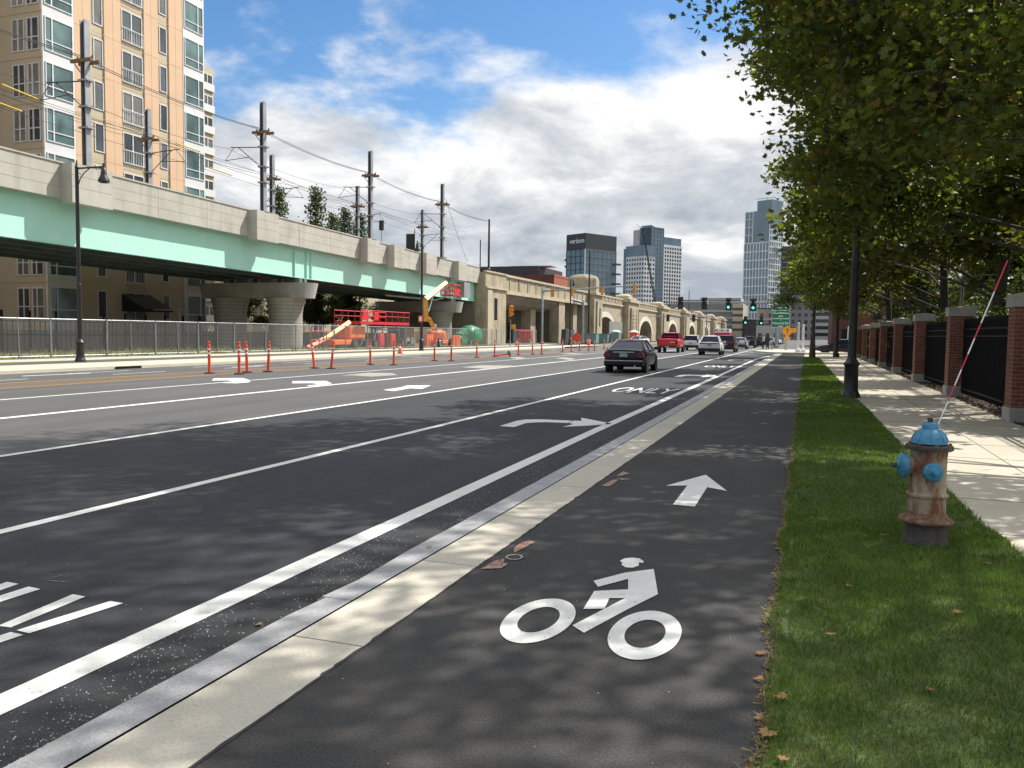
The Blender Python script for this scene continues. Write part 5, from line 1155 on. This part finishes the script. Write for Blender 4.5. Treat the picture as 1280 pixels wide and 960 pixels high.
# folded tarpaulin frames at the portal
for x, y, lab in ((-35.8, 126.5, 'black tarpaulin bundle at the foot of the portal columns'),):
    t = thing('tarpaulin', lab, 'tarpaulin', (x, y, 0)); MB().prism([(-2.2, 0), (2.4, 0), (2.0, 2.0), (-1.6, 2.3)], -.5, .5, 'x').build('sheet', 'mast_web', t, bevel=.15); MB().tube([(.55, -3, 0), (.55, -2.3, 2.4)], .05, 5).build('frame', 'steel_galv', t)
    MB().prism([(2.5, 0), (4.6, 0), (3.8, 2.2), (2.5, 2.2)], -.4, .4, 'x').build('grey_sheet', 'metal_grey', t)

# ------------------------------------------------------------------ traffic signals
def head(parent, loc, rz=0, body='signal_amber', on=None, back=True, s=1.0, name='signal_head'):
    """housing faces local -Y (lamps on -Y)"""
    mt = Matrix.Translation(loc) @ Matrix.Rotation(rz, 4, 'Z') @ Matrix.Scale(s, 4)
    a = MB(); a.box(-.17, .17, -.12, .12, -.53, .53, mt); hd_ = a.build(name, body, parent, bevel=.02)
    a = MB()
    for k in (-1, 0, 1):
        n_ = 9; vs = []
        for j in range(n_):
            t_ = math.pi * (j / (n_ - 1)) * 1.3 - .15 * math.pi
            for yy in (-.12, -.36): vs.append(mt @ Vector((.145 * math.cos(t_), yy, k * .34 + .145 * math.sin(t_))))
        a.add(vs, [(2 * j, 2 * j + 1, 2 * j + 3, 2 * j + 2) for j in range(n_ - 1)])
    a.build('visor', body, hd_)
    for k, c in ((1, 'lamp_red'), (0, 'mast_web'), (-1, 'glass_teal')):
        mat = 'signal_green_on' if (on == 'g' and k == -1) else c
        a = MB(); a.lathe([(.125, 0), (.11, .02), (.02, .035)], 12, mt @ Matrix.Translation((0, -.12, k * .34)) @ Matrix.Rotation(R(90), 4, 'X')); a.build('lens', mat, hd_)
    if back: a = MB(); a.box(-.30, .30, .125, .145, -.68, .68, mt); a.build('backplate', 'black_paint', hd_)
    return hd_
def gantry(label, base, arm, hgt, heads, mat='steel_galv', r_=.19, name='signal_gantry'):
    """arm: vector of arm end relative to base (x,y,z of tip)"""
    t = thing(name, label, 'traffic signal', base)
    MB().lathe([(r_ * 2, 0), (r_ * 2, .3), (r_ * 1.1, .35), (r_ * .85, hgt + .15), (.05, hgt + .3)], 14).build('pole', mat, t, smooth=40)
    a = MB(); a.tube([(0, 0, hgt - .3), tuple(arm)], [r_ * .8, r_ * .42], 10); a.build('mast_arm', mat, t)
    A0 = Vector((0, 0, hgt - .3)); A1 = Vector(arm)
    for fr_, rz_, body, on, dz, sc in heads:
        p = A0.lerp(A1, fr_); head(t, (p.x, p.y, p.z + dz), rz_, body, on, back=(body != 'signal_amber'), s=sc)
    return t
# nearest gantry spans the far lanes, its heads face away from us
gantry('grey signal gantry nearest on the far side, four amber-backed heads on a long arm', (-36.4, 115, 0), (13.6, -.5, 8.35), 8.0, [(.12, math.pi, 'signal_amber', None, -.35, 1.1), (.33, math.pi, 'signal_amber', None, -.35, 1.1), (.66, math.pi, 'signal_amber', None, -.45, 1.1), (1.0, math.pi, 'signal_amber', None, -.45, 1.25)])
gantry('shorter grey signal gantry beyond the first, its arm reaching over the cross street', (-36.9, 140, 0), (-4.6, -10, 8.4), 7.3, [(.45, R(60), 'signal_amber', None, .1, 1.2), (.75, R(50), 'signal_amber', None, .2, 1.2), (.95, R(50), 'signal_amber', None, .3, 1.2)], r_=.3)
gantry('grey signal gantry over our lanes with four black heads, two showing green', (-3.85, 118, 0), (-13.2, 0, 6.25), 6.4, [(.99, 0, 'black_paint', None, -.15, 1.25), (.74, 0, 'black_paint', None, -.2, 1.25), (.49, 0, 'black_paint', 'g', -.25, 1.25), (.24, 0, 'black_paint', 'g', -.3, 1.25)], r_=.2)
gantry('second grey signal gantry beyond the first intersection with two green lights', (-4.7, 185, 0), (-8.2, 0, 5.2), 5.4, [(.95, 0, 'black_paint', 'g', -.3, 1.35), (.55, 0, 'black_paint', 'g', -.35, 1.35)], r_=.2)
gantry('far grey signal arm with amber heads beside the stone viaduct', (-23.5, 210, 0), (-16, 0, 6.3), 6.5, [(.2, math.pi, 'black_paint', None, -.4, 1.3), (.6, math.pi, 'black_paint', None, -.4, 1.3)], r_=.2)
gantry('traffic signal on a mast arm half hidden by the maple, large amber head', (2.2, 68, 0), (-3.1, 0, 6.2), 6.3, [(.99, R(35), 'signal_amber', None, -.3, 1.35)], 'black_paint', r_=.12)
t = thing('pole_signal', 'amber side-on signal head on a thin post in front of the stone portal', 'traffic signal', (-33.5, 93.3, 0)); MB().lathe([(.12, 0), (.06, .3), (.055, 3.2)], 8).build('pole', 'steel_galv', t)
head(t, (0, 0, 4.2), R(80), s=1.25); MB().box(.1, .6, -.1, .1, 2.0, 2.55).build('pedestrian_signal', 'signal_amber', t, bevel=.03)

# ------------------------------------------------------------------ signs at the junction
t = thing('road_sign', 'green direction sign with white lettering and three panels at the junction', 'sign', (-2.85, 100, 0))
for x in (-.85, .6): MB().tube([(x, .08, 0), (x, .08, 5.8)], .07, 8).build('post', 'steel_galv', t)
pn = [(4.55, 5.83, 'a'), (3.62, 4.52, 'b'), (2.55, 3.59, 'c')]
for z0, z1, k_ in pn:
    p = MB().box(-1.0, 1.0, -.03, .02, z0, z1).build('sign_panel', 'sign_green', t)
    a = MB(); e_ = .035
    a.box(-1.0, 1.0, -.035, -.031, z1 - e_, z1); a.box(-1.0, 1.0, -.035, -.031, z0, z0 + e_); a.box(-1.0, -1.0 + e_, -.035, -.031, z0, z1); a.box(1 - e_, 1.0, -.035, -.031, z0, z1); a.build('border', 'sign_white', p)
    def tx(s_, x, z, sz): text(s_, sz, 'sign_white', 'lettering', p, Matrix.Translation((x, -.036, z)) @ FACE_S, .003, bold=.006)
    def arrow(x, z, ang, L=.26):
        mt = Matrix.Translation((x, -.038, z)) @ Matrix.Rotation(ang, 4, 'Y'); m_ = MB(); m_.add([mt @ Vector(q_) for q_ in [(-L, 0, -.035), (L * .3, 0, -.035), (L * .3, 0, -.11), (L, 0, 0), (L * .3, 0, .11), (L * .3, 0, .035), (-L, 0, .035)]], [(0, 1, 2, 3, 4, 5, 6)]); m_.build('arrow', 'sign_white', p)
    if k_ == 'a': tx('Storrow Dr', .12, 5.28, .34); tx('Boston', .12, 4.85, .34); tx('28', .12, 5.64, .22); arrow(-.83, 5.25, -math.pi / 2, .3)
    if k_ == 'b': tx('Charlestown', 0, 4.25, .34); arrow(.0, 3.87, math.pi)
    if k_ == 'c': tx('Memorial Dr', .0, 3.07, .34); tx('3', .0, 3.43, .2); arrow(.0, 2.74, 0)
t = thing('warning_sign', 'orange diamond warning sign with small plates below the green sign', 'sign', (-2.0, 96, 0)); MB().tube([(0, .05, 0), (0, .05, 2.6)], .04, 6).build('post', 'wood', t)
MB().box(-.46, .46, -.02, 0, -.46, .46, Matrix.Translation((0, 0, 2.15)) @ Matrix.Rotation(R(45), 4, 'Y')).build('sign_panel', 'sign_orange', t)
a = MB(); a.box(-.03, .03, -.03, -.021, 1.85, 2.3); a.add([(-.13, -.026, 2.25), (.13, -.026, 2.25), (0, -.026, 2.45)], [(0, 1, 2)]); a.build('arrow', 'black_paint', t); MB().box(-.3, .3, -.02, 0, 1.15, 1.5).build('plate', 'sign_orange', t); MB().box(.35, .95, .03, .05, 2.0, 2.5, ).build('plate', 'sign_orange', t)
for x, y, h_, lab in ((-.75, 86, 2.9, 'thick pale post left of the pair by the slender street tree'), (-.3, 86.6, 2.7, 'pale post right of the pair by the slender street tree'), (4.0, 90, 2.6, 'pale post beside the parked dark car')):
    t = thing('white_post', lab, 'post', (x, y, .012)); MB().lathe([(.28, 0), (.28, .3), (.12, .35), (.09, h_), (.02, h_ + .05)], 10).build('post', 'sign_white', t, smooth=30)

# ------------------------------------------------------------------ vehicles
def wheel(car, x, y, r_, wd=.22):
    s_ = 1 if x > 0 else -1; mt = Matrix.Translation((x, y, r_)) @ Matrix.Rotation(R(90) * s_, 4, 'Y')
    t = MB().lathe([(r_ * .62, -wd / 2), (r_ * .94, -wd / 2), (r_, -wd / 2 + .04), (r_, wd / 2 - .04), (r_ * .94, wd / 2), (r_ * .66, wd / 2), (r_ * .64, wd / 2 - .02)], 24, mt).build('wheel', 'rubber', car, smooth=40)
    m_ = MB(); m_.lathe([(r_ * .64, wd / 2 - .03), (r_ * .6, wd / 2 - .01), (r_ * .55, wd / 2 - .035)], 20, mt); m_.lathe([(r_ * .16, wd / 2 - .05), (r_ * .14, wd / 2), (.01, wd / 2)], 10, mt)
    for k in range(7):
        q_ = 2 * math.pi * k / 7; m_.box(r_ * .1, r_ * .6, -.03, .03, wd / 2 - .05, wd / 2 - .012, mt @ Matrix.Rotation(q_, 4, 'Z'))
    m_.build('rim', 'chrome', t)
def loft(stns, prof):
    m_ = MB(); vs = []; n = None
    for s_ in stns:
        h = prof(*s_[1:]); ring_ = [(x, z) for x, z in h] + [(-x, z) for x, z in h[::-1] if x > 1e-6]; n = len(ring_); vs += [(x, s_[0], z) for x, z in ring_]
    fs = []
    for i in range(len(stns) - 1):
        for k in range(n): a_, b_ = i * n + k, i * n + (k + 1) % n; fs.append((a_, b_, b_ + n, a_ + n))
    fs += [tuple(range(n))[::-1], tuple(range(len(vs) - n, len(vs)))]; m_.add(vs, fs); return m_
def body_prof(zb, ztp, hw): d = ztp - zb; return [(0, zb), (hw * .84, zb), (hw * .96, zb + d * .12), (hw, zb + d * .38), (hw * .995, zb + d * .62), (hw * .965, zb + d * .84), (hw * .90, ztp - .03), (hw * .78, ztp), (0, ztp + .025)]
def car(label, kind, x, y, rz, paint, L, W, H, body, cab, wr=.33, wb=None, cat='car', extras=None, name='parked_car', plate=True, lights='lamp_red', group=None):
    """local frame: rear at y=0, front at +y"""
    t = thing(name, label, cat, (x, y, Z + .004), rz, group)
    B_ = loft(body, body_prof).build('body', paint, t, smooth=35)
    # cabin: cab = (rear base y, rear roof y, front roof y, windscreen base y, z base rear, z base front, z roof, half base, half roof)
    yb, yr, yf, yw, z0, z1, zr, hb, hr = cab
    P = [(-hb, yb, z0), (hb, yb, z0), (hb, yw, z1), (-hb, yw, z1), (-hr, yr, zr), (hr, yr, zr), (hr, yf, zr), (-hr, yf, zr)]
    m_ = MB(); m_.add(P, [(0, 1, 5, 4), (1, 2, 6, 5), (2, 3, 7, 6), (3, 0, 4, 7), (4, 5, 6, 7), (3, 2, 1, 0)]); m_.build('window', 'glass_car', t)
    m_ = MB(); n_ = 9; vs = []
    for i in range(5):
        yy = yr + (yf - yr) * i / 4 + (-.10 if i == 0 else .10 if i == 4 else 0); hh_ = hr + .02
        for j in range(n_): u_ = -1 + 2 * j / (n_ - 1); vs.append((u_ * hh_, yy, zr - .015 + .055 * (1 - u_ * u_) * (1 if 0 < i < 4 else .45) + (.012 if 0 < i < 4 else -.02)))
    k_ = len(vs); vs += [(p[0], p[1], p[2] - .04) for p in vs]; fs = []
    for i in range(4):
        for j in range(n_ - 1): q_ = i * n_ + j; fs += [(q_, q_ + 1, q_ + n_ + 1, q_ + n_), (q_ + k_, q_ + n_ + k_, q_ + n_ + 1 + k_, q_ + 1 + k_)]
    for j in range(n_ - 1): fs += [(j, j + k_, j + 1 + k_, j + 1), (4 * n_ + j, 4 * n_ + j + 1, 4 * n_ + j + 1 + k_, 4 * n_ + j + k_)]
    for i in range(4): fs += [(i * n_, (i + 1) * n_, (i + 1) * n_ + k_, i * n_ + k_), (i * n_ + n_ - 1, i * n_ + n_ - 1 + k_, (i + 1) * n_ + n_ - 1 + k_, (i + 1) * n_ + n_ - 1)]
    m_.add(vs, fs); m_.build('roof', paint, t, smooth=60)
    m_ = MB()
    for s_ in (-1, 1):
        m_.tube([(s_ * hb, yb, z0), (s_ * hr, yr, zr)], .045, 6); m_.tube([(s_ * hb, yw, z1), (s_ * hr, yf, zr)], .04, 6); ym = (yr + yf) / 2 - .05; m_.tube([(s_ * (hb + .005), ym, z0 + (z1 - z0) * .5), (s_ * (hr + .005), ym, zr)], .035, 6)
        if kind in ('suv',): m_.tube([(s_ * (hb + .005), (yb + yr) / 2 + .45, z0), (s_ * (hr + .005), yr + .35, zr)], .07, 6)
        m_.tube([(s_ * hb, yb, z0), (s_ * hb, yw, z1)], .025, 5)
    m_.build('pillar', 'car_trim' if paint in ('car_black', 'car_dark') else paint, t, smooth=60)
    wb = wb or (.20 * L, .80 * L); xw = W / 2 - .12
    for yy in wb:
        for s_ in (-1, 1):
            m_ = MB(); mt = Matrix.Translation((s_ * (W / 2 - .11), yy, wr)) @ Matrix.Rotation(R(90), 4, 'Y'); m_.lathe([(wr + .07, -.115), (wr + .07, .115)], 22, mt); m_.build('wheel_arch', 'car_trim', t)
            wheel(t, s_ * xw, yy, wr)
    for s_ in (-1, 1):
        m_ = MB(); m_.box(-.10, .10, -.06, .06, -.07, .07, Matrix.Translation((s_ * (W / 2 + .06), yw - .35, z1 + .10))); m_.build('mirror', paint, t, bevel=.03)
        m_ = MB(); ym = (yr + yf) / 2 - .05
        for yy in (ym - .55, ym + .45): m_.box(s_ * (W / 2 - .004) - .01, s_ * (W / 2 - .004) + .012, yy, yy + .18, z0 - .17, z0 - .14)
        m_.build('door_handle', 'chrome', t)
    if extras: extras(t)
    return t
def plate_part(t, z, y=-.01, hw=.17): MB().box(-hw, hw, y - .02, y, z - .08, z + .08).build('licence_plate', 'plate', t)
# black sedan
def sedan_x(t):
    for s_ in (-1, 1):
        m_ = MB(); m_.prism([(s_ * .56, .70), (s_ * .62, .84), (s_ * .70, .945), (s_ * .80, .93), (s_ * .87, .82), (s_ * .875, .68), (s_ * .72, .655)], -.022, .16, 'y'); m_.build('tail_light', 'lamp_red', t, bevel=.008)
    MB().box(-.46, .46, -.035, -.005, .885, .92).build('chrome_strip', 'chrome', t); m_ = MB(); m_.box(-.84, .84, -.055, .02, .52, .55); m_.build('bumper_trim', 'chrome', t)
    m_ = MB(); m_.box(-.86, .86, -.05, .3, .30, .53); m_.build('bumper', 'car_black', t, bevel=.05); plate_part(t, .77, -.012)
    MB().tube([(.5, -.06, .30), (.5, .1, .30)], .04, 8).build('exhaust', 'chrome', t)
car('black four-door sedan seen from behind in the lane beside the turning lane', 'sedan', -7.42, 35.2, R(2), 'car_black', 4.8, 1.82, 1.43,
    [(0, .38, .82, .76), (.05, .30, .98, .83), (.22, .26, 1.03, .88), (.9, .24, 1.03, .905), (2.2, .22, .98, .91), (3.4, .22, .94, .905), (4.2, .24, .84, .87), (4.6, .28, .72, .78), (4.78, .36, .60, .68)],
    (.55, 1.55, 2.55, 3.55, 1.01, .95, 1.41, .81, .57), .325, (.98, 3.75), name='sedan_car', extras=sedan_x)
# red pickup
def pick_x(t):
    m_ = MB(); m_.box(-.80, .80, -.035, .02, .66, 1.28); m_.build('tailgate', 'car_red', t, bevel=.02); m_ = MB(); m_.box(-.95, .95, -.14, .04, .46, .62); m_.build('bumper', 'car_trim', t, bevel=.03)
    for s_ in (-1, 1): MB().box(s_ * .89 - .075, s_ * .89 + .075, -.04, .06, .80, 1.25).build('tail_light', 'lamp_red', t, bevel=.02)
    m_ = MB(); m_.box(-.80, .80, .08, 1.75, 1.26, 1.31); m_.build('bed_cover', 'car_trim', t); plate_part(t, .54, -.15)
    MB().box(.25, .68, -.04, -.036, .96, 1.04).build('badge', 'chrome', t); MB().tube([(-.6, 1.82, 1.55), (.6, 1.82, 1.55)], .02, 4).build('cab_rail', 'car_red', t)
car('bright red pickup truck seen from behind with its tailgate in shade', 'pickup', -12.3, 78, R(1), 'car_red', 5.6, 2.0, 1.92,
    [(0, .52, 1.26, .93), (.06, .46, 1.30, .97), (1.8, .44, 1.32, 1.0), (3.6, .42, 1.28, 1.0), (4.4, .42, 1.22, .99), (5.3, .44, 1.08, .95), (5.6, .50, .90, .86)],
    (1.85, 2.0, 3.1, 3.9, 1.30, 1.22, 1.88, .88, .74), .40, (1.15, 4.6), 'pickup truck', pick_x, 'pickup_truck')
def suv_x(zl, cov=True, hw=.9, strip=False, pl=.8):
    def fn(t):
        m_ = MB(); m_.box(-hw, hw, -.05, .2, .34, .60); m_.build('bumper', 'car_trim', t, bevel=.05)
        if strip:
            MB().box(-hw * .93, hw * .93, -.03, .02, zl - .03, zl + .045).build('tail_light', 'car_trim', t)
        else:
            for s_ in (-1, 1): MB().box(s_ * (hw - .10) - .09, s_ * (hw - .10) + .09, -.03, .15, zl - .18, zl + .18).build('tail_light', 'lamp_red', t, bevel=.03)
        plate_part(t, pl, -.012)
    return fn
BW = [(0, .42, 1.00, .84), (.06, .32, 1.08, .90), (.4, .28, 1.12, .94), (2.4, .26, 1.08, .95), (3.5, .26, 1.02, .94), (4.2, .28, .92, .90), (4.6, .36, .74, .78)]
SW = (.25, .75, 2.6, 3.5, 1.09, 1.02, 1.62, .84, .68)
car('white sport utility vehicle from behind with a dark full-width tail strip', 'suv', -7.72, 71.5, R(1), 'car_white', 4.6, 1.9, 1.62, BW, (.18, .85, 2.5, 3.5, 1.09, 1.02, 1.62, .83, .62), .36, None, 'suv', suv_x(.99, strip=True, pl=.86), 'suv_car')
car('white hatchback just right of the red pickup', 'suv', -12.0, 92, 0, 'car_white', 4.6, 1.88, 1.68, BW, (.08, .45, 2.6, 3.6, 1.09, 1.02, 1.66, .84, .68), .33, None, 'car', suv_x(1.05), 'hatchback_car')
car('dark red sport utility vehicle half hidden by the white one ahead of the sedan', 'suv', -7.7, 86, 0, 'car_maroon', 4.6, 1.9, 1.68, BW, (.08, .45, 2.6, 3.6, 1.09, 1.02, 1.68, .84, .68), .36, None, 'suv', suv_x(1.1), 'suv_car')
SB = [(0, .38, .85, .76), (.05, .30, 1.0, .84), (.22, .26, 1.05, .89), (.9, .24, 1.04, .91), (2.2, .22, .98, .915), (3.4, .22, .94, .91), (4.2, .24, .84, .87), (4.75, .34, .62, .68)]
SC = (.62, 1.42, 2.6, 3.45, 1.02, .95, 1.43, .79, .60)
car('silver sedan waiting behind the dark vehicles near the green sign', 'sedan', -8.0, 108, 0, 'car_silver', 4.75, 1.84, 1.44, SB, SC, .33, None, 'car', suv_x(.86, pl=.7), 'sedan_car')
car('black sport utility vehicle beyond the silver sedan', 'suv', -7.8, 122, 0, 'car_dark', 4.6, 1.9, 1.7, BW, SW, .36, None, 'suv', suv_x(1.1), 'suv_car')
car('second black vehicle, right of and beyond the black sport utility vehicle', 'suv', -6.6, 136, 0, 'car_dark', 4.6, 1.9, 1.7, BW, SW, .36, None, 'suv', suv_x(1.1), 'suv_car')
car('white car facing us across the far lanes, left of the red pickup', 'sedan', -25.4, 138, R(160), 'car_white', 4.75, 1.84, 1.44, SB, SC, .33, None, 'car', suv_x(.86, pl=.7), 'sedan_car')
car('silver car in front of the white hatchback', 'sedan', -11.9, 103, 0, 'car_silver', 4.75, 1.84, 1.44, SB, SC, .33, None, 'car', suv_x(.86, pl=.7), 'sedan_car')
car('dark car parked side-on behind the nearer lamp post at the far right', 'sedan', 5.6, 88, R(90), 'car_dark', 4.75, 1.84, 1.44, SB, SC, .33, None, 'car', suv_x(.86, pl=.7), 'parked_car')
car('white car crossing the junction under the green sign', 'sedan', -4.2, 150, R(70), 'car_white', 4.75, 1.84, 1.44, SB, SC, .33, None, 'car', suv_x(.86, pl=.7), 'sedan_car')
# ambulance-like box truck
t = thing('ambulance', 'boxy white ambulance with red band rising above the other cars', 'ambulance', (-12.6, 134, Z)); MB().box(-1.15, 1.15, 0, 4.2, .5, 2.75).build('body', 'car_white', t, bevel=.06)
MB().box(-1.16, 1.16, -.015, 4.0, 1.75, 2.15).build('red_band', 'car_red', t); MB().prism([(4.2, .5), (4.2, 2.2), (4.9, 2.1), (5.4, 1.4), (6.2, 1.2), (6.3, .5)], -1.0, 1.0, 'x').build('cab', 'car_white', t)
for x in (-.9, 0, .9): MB().box(x - .14, x + .14, -.03, 0, 2.42, 2.6).build('warning_light', 'lamp_red', t)
for s_ in (-1, 1): MB().box(s_ * .45 - .25, s_ * .45 + .25, -.02, 0, 1.25, 1.7).build('rear_window', 'glass_car', t)
for y in (1.1, 5.2):
    for s_ in (-1, 1): wheel(t, s_ * 1.0, y, .4)

# ------------------------------------------------------------------ construction machines behind the fence
t = thing('boom_lift', 'folded orange and cream boom lift with its arm lowered, left of the red platform', 'boom lift', (-37.4, 61, 0))
MB().tube([(0, -3.2, .45), (0, 1.8, 2.25)], [.22, .26], 4).build('boom', 'lift_cream', t); MB().tube([(0, -4.6, .1), (0, -2.2, .8)], [.24, .27], 4).build('boom_tip', 'lift_orange', t)
MB().box(-.8, .6, .9, 3.6, .85, 2.0).build('turret', 'lift_orange', t, bevel=.15); MB().box(-.9, .7, -1.8, 1.5, .35, .8).build('chassis', 'lift_orange', t, bevel=.08)
for y in (1.3, 3.3):
    for x in (-.9, .8): wheel(t, x, y, .42, .3)
MB().box(-.4, .4, 3.2, 3.9, .3, .9).build('counterweight', 'metal_grey', t, bevel=.05)
t = thing('scissor_lift', 'red raised work platform with guard rails behind the fence', 'work platform', (-37.6, 67.5, 0))
MB().box(-1.3, 1.3, -4.7, 4.6, 2.15, 2.4).build('platform', 'red_paint', t)
a = MB()
for x in (-1.3, 1.3):
    for k in range(9): a.tube([(x, -4.7 + k * 1.16, 2.4), (x, -4.7 + k * 1.16, 3.35)], .035, 5)
    a.tube([(x, -4.7, 3.35), (x, 4.6, 3.35)], .04, 5); a.tube([(x, -4.7, 2.9), (x, 4.6, 2.9)], .03, 5)
a.build('guard_rail', 'red_paint', t)
for y0, y1 in ((-4.4, -3.4), (-2.4, -1.6)): MB().box(1.31, 1.36, y0, y1, 2.5, 3.2).build('sign_panel', 'red_paint', t)
a = MB(); a.tube([(.8, -1.8, 0), (.8, -.8, 2.1)], .06, 5); a.tube([(.8, 3.9, 0), (.8, 3.2, 2.1)], .06, 5); a.tube([(.8, -1.0, 1.7), (.8, 3.8, 1.7)], .05, 5); a.build('leg_frame', 'steel_galv', t)
for y0 in (-.6, 1.6): MB().box(.2, .9, y0, y0 + 1.1, .1, 1.4).build('drum', 'red_paint', t, bevel=.2)
for y in (-1.6, 3.7):
    for x in (-1, 1): wheel(t, x, y, .4, .25)
t = thing('boom_lift', 'raised orange and cream boom lift lifting a red basket to the girder', 'boom lift', (-36.2, 78.2, 0))
MB().lathe([(1.0, .75), (1.15, .9), (1.15, 1.5), (.9, 1.7)], 14, None, .8, 1.3).build('turret', 'lift_orange', t, smooth=40); MB().box(-.9, .9, -2.0, 2.0, .35, .75).build('chassis', 'lift_orange', t, bevel=.08)
for y in (-1.4, 1.4):
    for x in (-.95, .95): wheel(t, x, y, .45, .3)
MB().tube([(0, 0, 1.4), (0, -1.9, 2.9)], .28, 4).build('lower_boom', 'lift_cream', t); MB().tube([(0, -1.0, 2.2), (0, -2.2, 3.0), (0, -2.9, 2.75)], .13, 5).build('knuckle', 'lift_orange', t)
MB().tube([(0, -2.7, 2.6), (0, -2.9, 4.75)], [.36, .34], 4).build('riser', 'lift_cream', t); MB().tube([(0, -2.9, 4.75), (.1, 2.0, 6.75)], [.34, .27], 4).build('upper_boom', 'lift_cream', t); MB().tube([(.1, -2.2, 3.6), (.1, -1.2, 5.2)], .07, 5).build('hydraulic_cylinder', 'chrome', t)
a = MB()
for z in (5.5, 6.0, 6.6):
    for q0, q1 in (((-.6, 2.2), (.8, 2.2)), ((-.6, 4.4), (.8, 4.4)), ((-.6, 2.2), (-.6, 4.4)), ((.8, 2.2), (.8, 4.4))): a.tube([(q0[0], q0[1], z), (q1[0], q1[1], z)], .05, 5)
for x in (-.6, .8):
    for y in (2.2, 3.3, 4.4): a.tube([(x, y, 5.5), (x, y, 6.6)], .05, 5)
a.tube([(.8, 2.2, 6.6), (.8, 4.4, 5.5)], .07, 5); a.box(-.6, .8, 2.2, 4.4, 5.42, 5.5); a.box(.78, .84, 2.6, 3.9, 5.55, 6.2); a.build('basket', 'red_paint', t)
w_ = MB()
t = thing('barricade', 'orange plastic barricade stack at the wheels of the raised boom lift', 'barricade', (-36.0, 75.3, 0))
for k in range(4): MB().box(-.2, .1, k * .5, k * .5 + .42, 0, 1.3).build('board', 'lift_orange', t, bevel=.04)
t = thing('barricade', 'orange barricade right of the raised boom lift', 'barricade', (-35.8, 81.4, 0))
for k in range(4): MB().box(-.2, .1, k * .5, k * .5 + .42, 0, 1.2).build('board', 'lift_orange', t, bevel=.04)
t = thing('water_tank', 'green wrapped tank behind the fence near the stone abutment', 'tank', (-36.2, 86.5, 0)); MB().lathe([(.6, -1.7), (1.0, -1.3), (1.12, -.3), (1.1, .8), (.8, 1.5), (.2, 1.7)], 18, Matrix.Translation((0, .8, 1.25)) @ Matrix.Rotation(R(90), 4, 'X')).build('tank', 'tank_green', t, smooth=50)
a = MB()
for i, p in enumerate(((-2.2, 1.1), (-1.6, 1.4), (-2.6, .7), (-1.4, .6), (-2.0, .4))): a.lathe([(.1, -.6), (.6, -.3), (.62, .3), (.1, .6)], 9, Matrix.Translation((0, p[0], p[1])) @ Matrix.Rotation(i, 4, 'X'))
a.build('wrapped_bundle', 'tank_green', t, smooth=30); MB().tube([(.6, -.4, 0), (.6, -.3, 2.4)], .06, 6).build('post', 'sign_white', t)
t = thing('cable_reel', 'grey cable reel behind the fence under the bridge', 'cable reel', (-36.4, 72.6, .55)); MB().lathe([(.5, -.3), (.5, -.25), (.2, -.24), (.2, .24), (.5, .25), (.5, .3)], 20, Matrix.Rotation(R(90), 4, 'Y')).build('drum', 'steel_galv', t)
t = thing('timber_stack', 'stack of pale timber sheets under the second pier', 'timber', (-38.8, 80, 0)); MB().box(-.6, .6, -3, 4, .0, 1.9).build('sheets', 'wood', t); MB().box(.6, .75, 1.6, 2.1, .2, 2.4).build('upright_board', 'curtain', t)
t = thing('scaffold', 'red and grey scaffold frames leaning behind the fence left of the orange lift', 'scaffold', (-36.9, 56.2, 0)); a = MB()
for k in range(4): a.tube([(0, k * 1.1, 0), (0, k * 1.1, 1.5)], .04, 5); 
a.tube([(0, 0, 1.5), (0, 3.3, 1.5)], .04, 5); a.tube([(0, 0, .8), (0, 3.3, .8)], .04, 5); a.build('frame', 'red_paint', t)
# people at the junction, very small
def person(label, x, y, rz, top, legs, h_=1.72):
    t = thing('person', label, 'person', (x, y, 0), rz); bm = bpy.data.meshes.new('body')
    J = [((0, 0, .95), .13), ((0, 0, 1.2), .12), ((0, 0, 1.42), .15), ((0, 0, 1.52), .055), ((0, -.01, 1.62), .09), ((0, -.01, 1.70), .07), ((-.19, 0, 1.40), .06), ((-.24, .03, 1.12), .045), ((-.22, -.08, .88), .035), ((.19, 0, 1.40), .06), ((.24, .02, 1.12), .045), ((.23, -.1, .9), .035),
         ((-.09, 0, .88), .09), ((-.10, -.05, .48), .065), ((-.10, .06, .08), .045), ((-.10, -.08, .04), .04), ((.09, 0, .88), .09), ((.10, .06, .48), .065), ((.10, .12, .08), .045), ((.10, -.02, .04), .04)]
    E_ = [(0, 1), (1, 2), (2, 3), (3, 4), (4, 5), (2, 6), (6, 7), (7, 8), (2, 9), (9, 10), (10, 11), (0, 12), (12, 13), (13, 14), (14, 15), (0, 16), (16, 17), (17, 18), (18, 19)]
    bm.from_pydata([j[0] for j in J], E_, []); o = bpy.data.objects.new('body', bm); COL.objects.link(o); o.parent = t; md = o.modifiers.new('skin', 'SKIN'); sk = bm.skin_vertices[0].data
    for i, j in enumerate(J): sk[i].radius = (j[1], j[1])
    sk[0].use_root = True; ss = o.modifiers.new('sub', 'SUBSURF'); ss.levels = 1; ss.render_levels = 1; bm.materials.append(M[legs])
    MB().lathe([(.17, .92), (.18, 1.2), (.2, 1.4), (.1, 1.5)], 12, None, 1.05, .75).build('jacket', top, t, smooth=60); MB().lathe([(.095, 1.64), (.09, 1.72), (.03, 1.77)], 10).build('hair', 'black_paint', t, smooth=60)
person('person in dark clothes waiting on the pavement beside the green sign post', -4.15, 99, 0, 'cloth_dark', 'cloth_dark'); person('person in pale top standing just left of the green sign', -4.9, 104, .6, 'curtain', 'cloth_dark')
for o in bpy.data.objects:
    if '_n' in o: del o['_n']
